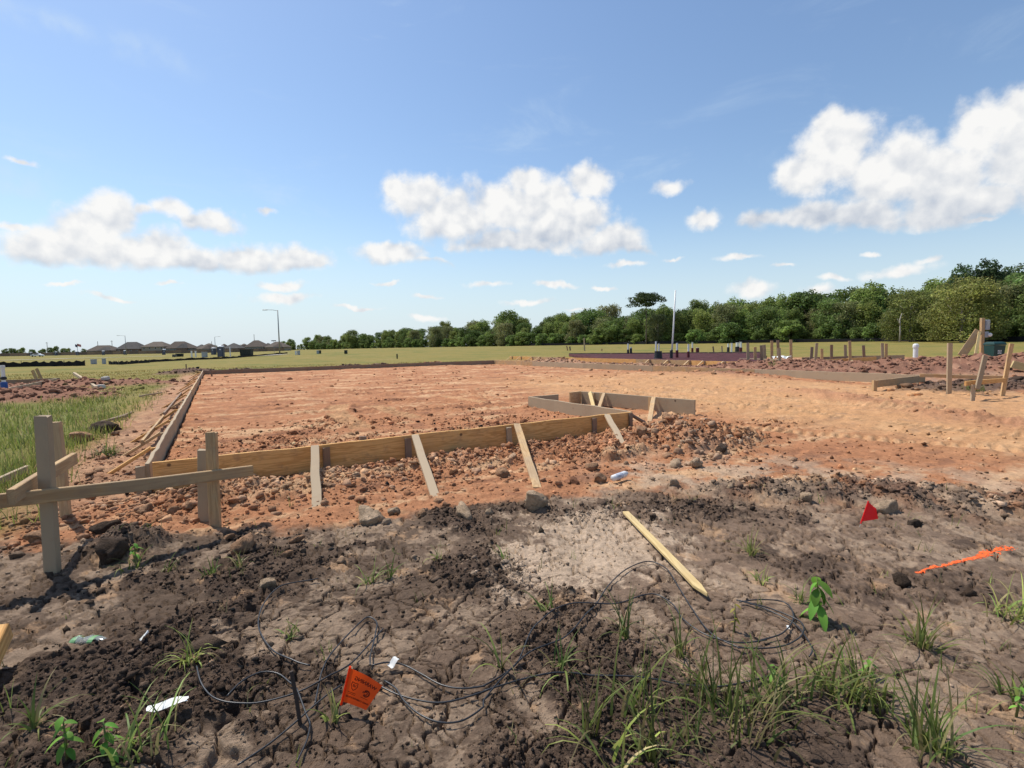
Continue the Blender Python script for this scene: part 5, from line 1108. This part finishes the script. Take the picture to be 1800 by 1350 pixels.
def upole(u, v0, v1, lab, Y, cross=True):
    b = atY(u, v0, Y); t = atY(u, v1, Y); root = thing('utility_pole', lab, 'utility pole', tuple(b), 0, 'utility poles behind the houses'); mb = MB(); mb.tube([(0, 0, -1), (0, 0, t[2] - b[2])], [.22, .16], 8); mb.build('pole', WPOLE, root)
    if cross: mb = MB(); mb.box((0, -.2, t[2] - b[2] - .6), (2.2, .15, .18)); mb.build('crossarm', WPOLE, root)
upole(84, 622, 601.5, 'utility pole with crossarm left of the flags', 420); upole(198, 620, 598.5, 'utility pole between the first two houses', 420); upole(373, 618, 600, 'thin pole left of the middle lamp', 430, False); upole(448, 616, 587.5, 'thin mast above the houses left of the tall lamp', 430, False); upole(173, 620, 600, 'thin pole above the leftmost roof', 420, False)
b = atY(482, 617, 112); sg = thing('street_sign', 'street name sign on a thin pole left of the tall lamp', 'sign', (b[0], b[1], gz_at(b[0], b[1]))); h = (617 - 593) / FPX * 112; mb = MB(); mb.tube([(0, 0, 0), (0, 0, h)], .03, 8); mb.build('pole', POLE, sg); mb = MB(); mb.box((0, 0, h + .08), (1.05, .03, .2), .004); mb.build('plate', simple('dark_green_sign', (.05, .07, .07), .5), sg)
# flags on a pole by the sales office
b = atY(137, 624, 300); fp = thing('flagpole', 'flagpole with two flags blowing right at the far left', 'flagpole', tuple(b)); mb = MB(); h = 20 / FPX * 300; mb.tube([(0, 0, -1), (0, 0, h)], .10, 8); mb.build('pole', POLE, fp)
def cloth_flag(x0, z0, w, h_, mat, nm):
    V_ = []; 
    for i in range(9):
        for (zz, dy) in ((0, 0), (h_, 0), (h_, .05), (0, .05)): V_.append((x0 + w * i / 8, .25 * math.sin(i * .9) + dy, z0 + zz - .5 * (i / 8) ** 2))
    mesh_obj(nm, pymesh(nm, V_, [(i * 4 + k, i * 4 + (k + 1) % 4, i * 4 + 4 + (k + 1) % 4, i * 4 + 4 + k) for i in range(8) for k in range(4)]), mat, fp)
cloth_flag(-1.2, h - 1.9, 1.2, 1.5, simple('navy_flag', (.03, .04, .12), .8), 'flag_cloth'); cloth_flag(.1, h - 1.6, 2.0, 1.4, simple('red_white_flag', (.45, .18, .17), .8, var=.7, scale=3), 'flag_cloth')
# houses
ROOF = [simple('roof_shingles_%s' % n_, c_, .9, .1, var=.2, scale=.8) for n_, c_ in (('brown', (.115, .092, .075)), ('grey', (.10, .092, .085)), ('tan', (.145, .118, .095)))]
WALLS = [simple('siding_%s' % n_, c_, .8, .15, var=.08) for n_, c_ in (('grey', (.20, .215, .22)), ('brick', (.17, .125, .10)), ('cream', (.30, .27, .22)))]; PANE = simple('window_glass', (.03, .035, .04), .15, .5); TRIM = simple('white_trim', (.55, .55, .53), .6)
def house(u0, u1, vt, vb, lab, k, Y=340, peak=.5, storeys=1, wing=False):
    c = atY((u0 + u1) / 2, vb, Y); w = (u1 - u0) / FPX * Y; h = (vb - vt) / FPX * Y; d = 12.0; g = gz_at(c[0], c[1] + 6); root = thing('house', lab, 'house', (c[0], c[1] + 6, g), 0, 'houses of the far subdivision'); h = h + (c[2] - g); eh = h * (.58 if storeys == 2 else .42); ov = .5
    mb = MB(); mb.box((0, 0, eh / 2), (w - 1.0, d - 1, eh)); mb.build('wall', WALLS[k % 3], root)
    px = (peak - .5) * w; rl = max(.4, w * .5 - d * .42); V_ = [(-w / 2, -d / 2, eh), (w / 2, -d / 2, eh), (w / 2, d / 2, eh), (-w / 2, d / 2, eh), (px - rl, 0, h), (px + rl, 0, h)]; V_ += [(x_, y_, eh - .18) for (x_, y_, _) in V_[:4]]
    mb = MB(); mb.add(V_, [(0, 1, 5, 4), (1, 2, 5), (2, 3, 4, 5), (3, 0, 4), (6, 7, 1, 0), (7, 8, 2, 1), (8, 9, 3, 2), (9, 6, 0, 3), (9, 8, 7, 6)]); rf = mb.build('roof', ROOF[k % 3], root)
    if wing:
        ww = w * .42; x0 = w * .22; hh_ = eh + (h - eh) * .68; V2 = [(x0 - ww / 2, -d / 2 - 2.5, eh + .02), (x0 + ww / 2, -d / 2 - 2.5, eh + .02), (x0 + ww / 2, 0, eh + .02), (x0 - ww / 2, 0, eh + .02), (x0, -d / 2 + .2, hh_), (x0, 0, hh_)]
        mb = MB(); mb.add(V2, [(0, 1, 4), (1, 2, 5, 4), (3, 0, 4, 5), (0, 3, 2, 1), (2, 3, 5)]); mb.build('roof_wing', ROOF[(k + 1) % 3], rf); mb = MB(); mb.box((x0, -d / 2 - .9, eh / 2), (ww - .8, 2.4, eh)); mb.build('wall', WALLS[(k + 1) % 3], root)
    yf = -d / 2 + .5 - (0)
    for i in range(4):
        for s in range(storeys):
            xw = -w * .36 + i * w * .24; zw = (eh / storeys) * (s + .55)
            if wing and abs(xw - w * .22) < w * .22: continue
            mb = MB(); mb.box((xw, yf - .03, zw), (1.25, .08, 1.35)); f_ = mb.build('window', TRIM, root); mb = MB(); mb.box((xw, yf - .075, zw), (1.05, .03, 1.15)); mb.build('pane', PANE, f_)
for i, (u0, u1, vt, vb, lab, st, pk, wg) in enumerate((
 (150, 199, 607, 622.5, 'leftmost low house with brown hipped roof', 1, .42, True), (202, 246, 601, 622, 'house with tall hipped roof second from the left', 1, .45, False), (247, 289, 600.5, 620.5, 'two storey grey sided house third from the left', 2, .5, False), (290, 334, 600, 620, 'house with long sloping roof fourth from the left', 1, .38, True),
 (336, 357, 605.5, 618, 'small roof between the fourth and sixth house', 1, .5, False), (344, 374, 603.5, 618, 'mid sized house left of the pair of toilets', 1, .5, True), (379, 394, 604.5, 617, 'small house roof behind the tallest toilet', 1, .5, False), (390, 419, 603, 617, 'house right behind the tallest toilet', 1, .45, False),
 (413, 431, 604, 616.5, 'narrow house behind the dumpster', 1, .5, True), (429, 464, 598, 616.5, 'highest peaked house left of the street sign', 1, .42, False), (456, 474, 603, 615.5, 'small house behind the street sign', 1, .5, False), (464, 500, 600.5, 615.5, 'rightmost house beside the tall street lamp', 1, .5, True))): house(u0, u1, vt, vb, lab, i, 340 if (u1 - u0) > 25 else 372, pk, st, wg)
# garden fence in front of the houses
fc = thing('garden_fence', 'long dark board fence in front of the far houses', 'fence', tuple(atY(250, 622, 325)))
us = np.linspace(-120, 500, 42)
for i in range(41):
    a = atY(us[i], 615, 325); b = atY(us[i + 1], 615, 325); za = gz_at(a[0], a[1]); L_ = (b - a)[0]; mb = MB(); mb.box((0, 0, 1.0), (L_ - .25, .08, 1.9)); mb.build('fence_panel', (W_DARK, W_DARK, WALLS[1])[i % 3], fc, ((a[0] + b[0]) / 2 - fc.location.x, 0, za - fc.location.z)); mb = MB(); mb.box((0, -.06, 1.0), (.14, .14, 2.1)); mb.build('post', W_DARK, fc, (a[0] - fc.location.x, 0, za - fc.location.z))
# a white car far left
b = atY(66, 627, 230); cr = thing('parked_car', 'white car parked beside the far left toilets', 'car', (b[0], b[1], gz_at(b[0], b[1])), .2); prof = [(-2.2, .35), (-2.25, .85), (-1.5, .98), (-.9, 1.42), (.7, 1.45), (1.3, 1.0), (2.15, .88), (2.25, .4)]
mb = MB(); V_ = [(x_, -.88, z_) for (x_, z_) in prof] + [(x_, .88, z_) for (x_, z_) in prof]; mb.add(V_, [tuple(range(8)), tuple(range(15, 7, -1))] + [(i, 8 + i, 8 + (i + 1) % 8, (i + 1) % 8) for i in range(8)]); mb.build('body', simple('white_car_paint', (.75, .75, .75), .25, .5, var=.02), cr)
for (x_, y_) in ((-1.4, -.85), (1.4, -.85), (-1.4, .85), (1.4, .85)): mb = MB(); mb.lathe([(.34, -.1), (.34, .1)], 14); o = mb.build('wheel', BLACK_PL, cr, (x_, y_, .34)); o.rotation_euler = (radians(90), 0, 0)
mb = MB(); mb.box((-.1, -.89, 1.2), (1.5, .02, .32)); mb.build('side_window', PANE, cr)

# ------------------------------------------------------------------ trees
MARKS = [(-300, 'the left picture edge'), (137, 'the flagpole'), (492, 'the tall street lamp'), (698, 'the meadow marker stump'), (1183, 'the tall white pole'), (1399, 'the stake rows middle'), (1609, 'the white capped post'), (1727, 'the power post'), (2000, 'the right picture edge')]
ORD = ['nearest', 'second', 'third', 'fourth', 'fifth', 'sixth', 'seventh', 'eighth', 'ninth', 'tenth', 'eleventh', 'twelfth', 'thirteenth', 'fourteenth', 'fifteenth', 'sixteenth', 'seventeenth', 'eighteenth', 'nineteenth', 'twentieth']
def rank_labels(items, what):
    # items: (photo x, object); label each by its rank beside the closest landmark
    side = {}
    for (u_, o_) in items:
        mk_ = min(MARKS, key=lambda q: abs(q[0] - u_)); side.setdefault((mk_[1], u_ < mk_[0]), []).append((abs(u_ - mk_[0]), o_))
    for (nm_, left_), l_ in side.items():
        for k_, (_, o_) in enumerate(sorted(l_, key=lambda q: q[0])): o_['label'] = '%s, %s to the %s of %s' % (what, ORD[min(k_, 19)], 'left' if left_ else 'right', nm_)
BARK = simple('tree_bark', (.16, .125, .095), .95, .1, var=.3, scale=3); BARKP = simple('pale_bark', (.38, .34, .29), .95, .1, var=.2, scale=3)
def crown_mesh(seed, h, w, lobes, leaf, n, base=.22, colr=(.125, .165, .046), shape='round'):
    r = np.random.default_rng(seed); L = []
    for k in range(lobes):
        if shape == 'round':
            a = r.uniform(0, 6.28); t = r.uniform(0, 1) ** .8; rad = w * .5 * math.sqrt(max(.04, 1 - (t * 1.9 - .8) ** 2 * .55)) * r.uniform(.35, .85); z_ = h * (base + (1 - base) * t * .93)
            L.append((rad * cos(a), rad * sin(a), z_, w * r.uniform(.10, .19), h * r.uniform(.08, .15)))
        elif shape == 'pine':
            a = r.uniform(0, 6.28); t = r.uniform(0, 1); rad = w * .5 * r.uniform(.1, .95) * (1 - .5 * t); L.append((rad * cos(a), rad * sin(a), h * (.76 + .21 * t), w * r.uniform(.10, .16), h * .035))
        elif shape == 'spire':
            a = r.uniform(0, 6.28); t = k / lobes; rad = w * .5 * (1 - t) * r.uniform(.3, 1); L.append((rad * cos(a), rad * sin(a), h * (.2 + .8 * t), w * .11 * (1.15 - t), h * .06))
    L = np.array(L); wt = L[:, 3] ** 2 * L[:, 4]; wt = wt / wt.sum(); ii = r.choice(len(L), n, p=wt)
    d = r.normal(size=(n, 3)); d /= np.linalg.norm(d, axis=1)[:, None]; rr = r.uniform(.45, 1.08, n) ** .6 * np.where(r.uniform(0, 1, n) < .14, r.uniform(1.0, 1.45, n), 1.0)
    P = L[ii, :3] + d * rr[:, None] * np.stack([L[ii, 3], L[ii, 3], L[ii, 4]], -1); P[:, 2] = np.maximum(P[:, 2], h * .05)
    nv = d + r.normal(0, .7, (n, 3)); nv /= np.linalg.norm(nv, axis=1)[:, None]; t1 = np.cross(nv, r.normal(size=(n, 3))); t1 /= np.linalg.norm(t1, axis=1)[:, None]; t2 = np.cross(nv, t1)
    s = leaf * r.uniform(.5, 1.3, n); V_ = np.stack([P + t1 * s[:, None], P + t2 * s[:, None] * .6, P - t1 * s[:, None], P - t2 * s[:, None] * .6], 1).reshape(-1, 3); F_ = np.arange(n * 4).reshape(-1, 4)
    lobec = np.exp(r.normal(0, .20, len(L)))[ii]; C = np.array(colr)[None] * (lobec * np.exp(r.normal(0, .22, n)))[:, None] * (1 + r.normal(0, .05, (n, 3)))
    me_ = fast_mesh('crown', V_, F_, False); ca_ = me_.color_attributes.new('leaf', 'FLOAT_COLOR', 'POINT'); ca_.data.foreach_set('color', np.clip(np.repeat(np.column_stack([C, np.ones(n)]), 4, 0), 0, 1).astype(np.float32).ravel()); me_.materials.append(LEAF)
    return me_
def trunk_mesh(seed, h, r0, limbs=6, mat=BARK, straight=False, top=.8):
    r = random.Random(seed); mb = MB(); pts = [(0, 0, -.5)]; 
    for k in range(1, 7): pts.append((r.uniform(-.2, .2) * (0 if straight else 1) * k * .3, r.uniform(-.2, .2) * k * .2, h * top * k / 6))
    mb.tube(pts, [r0 * (1.1 - .16 * k) for k in range(7)], 8)
    for k in range(limbs):
        b = Vector(pts[2 + k % 4]); a = r.uniform(0, 6.28); L_ = h * r.uniform(.18, .34); e = b + Vector((cos(a) * L_ * .7, sin(a) * L_ * .7, L_ * .75)); mid_ = (b + e) / 2 + Vector((0, 0, -L_ * .06)); mb.tube([tuple(b), tuple(mid_), tuple(e)], [r0 * .42, r0 * .28, r0 * .1], 6)
    me_ = pymesh('trunk', mb.V, mb.F, True); me_.materials.append(mat); return me_
KIN = {}
for nm, args, tr in (('oak', (1, 10, 8.5, 60, .23, 8200, .06), (1, 10, .22)), ('oak2', (2, 9, 9.5, 64, .23, 8400, .05, (.105, .150, .040)), (2, 9, .22)), ('elm', (3, 11, 7.5, 60, .22, 8000, .06, (.150, .185, .048)), (3, 11, .2)), ('bush', (4, 5.5, 6.0, 46, .20, 6000, .0, (.125, .175, .046)), (4, 5, .12)), ('tallow', (5, 11.5, 7.0, 60, .22, 8000, .06, (.170, .205, .055)), (5, 11, .2)), ('olive', (6, 10.5, 9.5, 66, .21, 8600, .05, (.150, .155, .062)), (6, 10, .24))):
    KIN[nm] = (crown_mesh(*args), trunk_mesh(tr[0], tr[1], tr[2], 7, BARKP if nm == 'olive' else BARK))
def tree(kind, x_, y_, s, lab, group=None, name='tree', rz=None, sz=1.0):
    c_, t_ = KIN[kind]; root = thing(name, lab, 'tree', (x_, y_, gz_at(x_, y_) - .05), random.uniform(0, 6.28) if rz is None else rz, group); root.scale = (s, s, s * sz)
    mesh_obj('trunk', t_, None, root); mesh_obj('crown', c_, None, root); return root
topline = lambda u: np.interp(u, [500, 560, 600, 640, 700, 760, 800, 860, 900, 940, 1000, 1060, 1100, 1180, 1240, 1290, 1340, 1400, 1460, 1520, 1560, 1600, 1640, 1680, 1720, 1760, 1800, 1900], [601, 593, 590, 587, 581, 572, 571, 566, 558, 553, 553, 548, 545, 537, 533, 526, 524, 520, 518, 514, 512, 506, 500, 492, 482, 478, 478, 470])
rt = random.Random(11); HT = {'oak': 10, 'oak2': 9, 'elm': 11, 'bush': 5.5, 'tallow': 11.5, 'olive': 10.5}
u = 505.0; cnt = 0; ROWS = [[], [], []]; SHR = []; FARL = []
while u < 1930:
    Y0 = float(tree_line(u)); 
    for row in range(3):
        Y = Y0 + (2, 8, 16)[row] * (Y0 / 110) ** .6 + rt.uniform(-1.5, 1.5); uu = u + rt.uniform(-14, 14) + row * 9; x_, y_ = onY(uu, Y); tp = atY(uu, float(topline(min(uu, 1900))) + rt.uniform(-4, 14), Y)[2]; g = gz_at(x_, y_); hh_ = max(3.0, tp - g) * ((.84, .97, 1.05)[row]) * rt.uniform(.88, 1.10)
        kd = rt.choice(['oak', 'oak2', 'elm', 'tallow', 'olive', 'elm']); s = hh_ / HT[kd]
        to_ = tree(kd, x_, y_, s, ('leafy green tree in the front row of the wood', 'taller tree in the middle row of the wood', 'tree top showing over the back row of the wood')[row], ('front row trees of the wood', 'middle row trees of the wood', 'back row trees of the wood')[row]); ROWS[row].append((uu, to_))
    u += min(6.4 / Y0 * FPX * .70, max(4.0, .55 * (613 - float(topline(min(u, 1900))))))
# shrubs along the wood's foot
u = 560.0
while u < 1900:
    Y0 = float(tree_line(u)) - rt.uniform(.5, 3.5); x_, y_ = onY(u, Y0); to_ = tree('bush', x_, y_, rt.uniform(.6, 1.15), 'rounded green shrub at the foot of the wood', 'shrubs along the foot of the wood', 'shrub', None, .85); SHR.append((u, to_)); u += 5.0 / Y0 * FPX * rt.uniform(.45, 1.0)
KIN['pine'] = (crown_mesh(31, 16, 13.5, 40, .24, 5600, .6, (.055, .085, .030), 'pine'), trunk_mesh(31, 16, .22, 5, BARK, True, .92)); KIN['feather'] = (crown_mesh(32, 13, 6, 34, .24, 3600, .2, (.055, .085, .036), 'round'), trunk_mesh(32, 13, .2, 6)); KIN['big'] = (crown_mesh(33, 12, 13, 100, .22, 15000, .05, (.150, .160, .045)), trunk_mesh(33, 12, .3, 9, BARKP))
Y = 152; x_, y_ = onY(1136, Y); tp = atY(1136, 516, Y)[2]; tree('pine', x_, y_, (tp - gz_at(x_, y_)) / 15.6, 'flat topped pine standing high above the wood', None, 'pine_tree')
for (u, vt, kd, lab, Y, sz) in ((1735, 463, 'feather', 'dark feathery tree rising over the wood at the right', 100, 1.0), (1690, 472, 'feather', 'slim dark tree left of the highest feathery tree', 102, 1.0), (1772, 472, 'feather', 'dark tree top right of the highest feathery tree', 101, 1.0), (1525, 500, 'elm', 'single pointed tree top above the middle of the wood', 122, 1.0), (1690, 490, 'big', 'broad olive green tree at the front of the wood on the right', 84, 1.0), (1600, 512, 'big', 'wide olive tree left of the broad one at the wood edge', 98, 1.0), (895, 548, 'oak', 'rounded dark tree top above the far end of the wood', 215, 1.0), (620, 581, 'oak', 'higher round tree at the distant left end of the wood', 345, 1.0)):
    x_, y_ = onY(u, Y); tp = atY(u, vt, Y)[2]; hk = {'feather': 13, 'big': 12, 'elm': 11, 'oak': 10}[kd]; tree(kd, x_, y_, (tp - gz_at(x_, y_)) / hk, lab, None, 'tree', None, sz)
b = onY(1581, 96); tk = MB(); tk.tube([(0, 0, -.3), (.1, 0, 2), (.0, .1, 4.2), (.4, .2, 5.4)], [.16, .13, .10, .05], 8); tk.tube([(.03, .05, 3), (-.5, 0, 4.4)], [.07, .03], 6); o = tk.build('bare_trunk', BARKP, None, (b[0], b[1], gz_at(*b)), True); tag(o, 'bare pale trunk standing before the dark foot of the wood', 'tree')
# distant trees at the left
for i, (u, vt, kd) in enumerate(((8, 613, 'oak'), (20, 612, 'oak2'), (32, 614, 'oak'), (38, 611, 'elm'), (55, 614, 'oak2'), (70, 615, 'oak'), (75, 613, 'elm'), (87, 611, 'oak'), (97, 608.5, 'elm'), (111, 612, 'oak2'), (119, 612, 'elm'), (128, 616, 'oak'), (146, 613, 'oak'), (-20, 612, 'oak'), (-50, 612, 'oak2'), (249, 608, 'oak'), (336, 607, 'oak2'), (377, 607, 'oak'), (424, 606, 'oak2'), (497, 600, 'oak'), (505, 601, 'elm'))):
    Y = 400 + (i % 4) * 14; x_, y_ = onY(u, Y); tp = atY(u, vt, Y)[2]; to_ = tree(kd, x_, y_, max(3, tp - gz_at(x_, y_)) / HT[kd], 'small dark tree behind the far subdivision fence', 'trees behind the far houses'); FARL.append((u, to_))

rank_labels(ROWS[0], 'front row tree of the wood'); rank_labels(ROWS[1], 'second row tree of the wood'); rank_labels(ROWS[2], 'back row tree of the wood')
rank_labels(SHR, 'shrub before the wood'); rank_labels(FARL, 'dark tree behind the houses'); rank_labels(STK, 'thin upright stake')
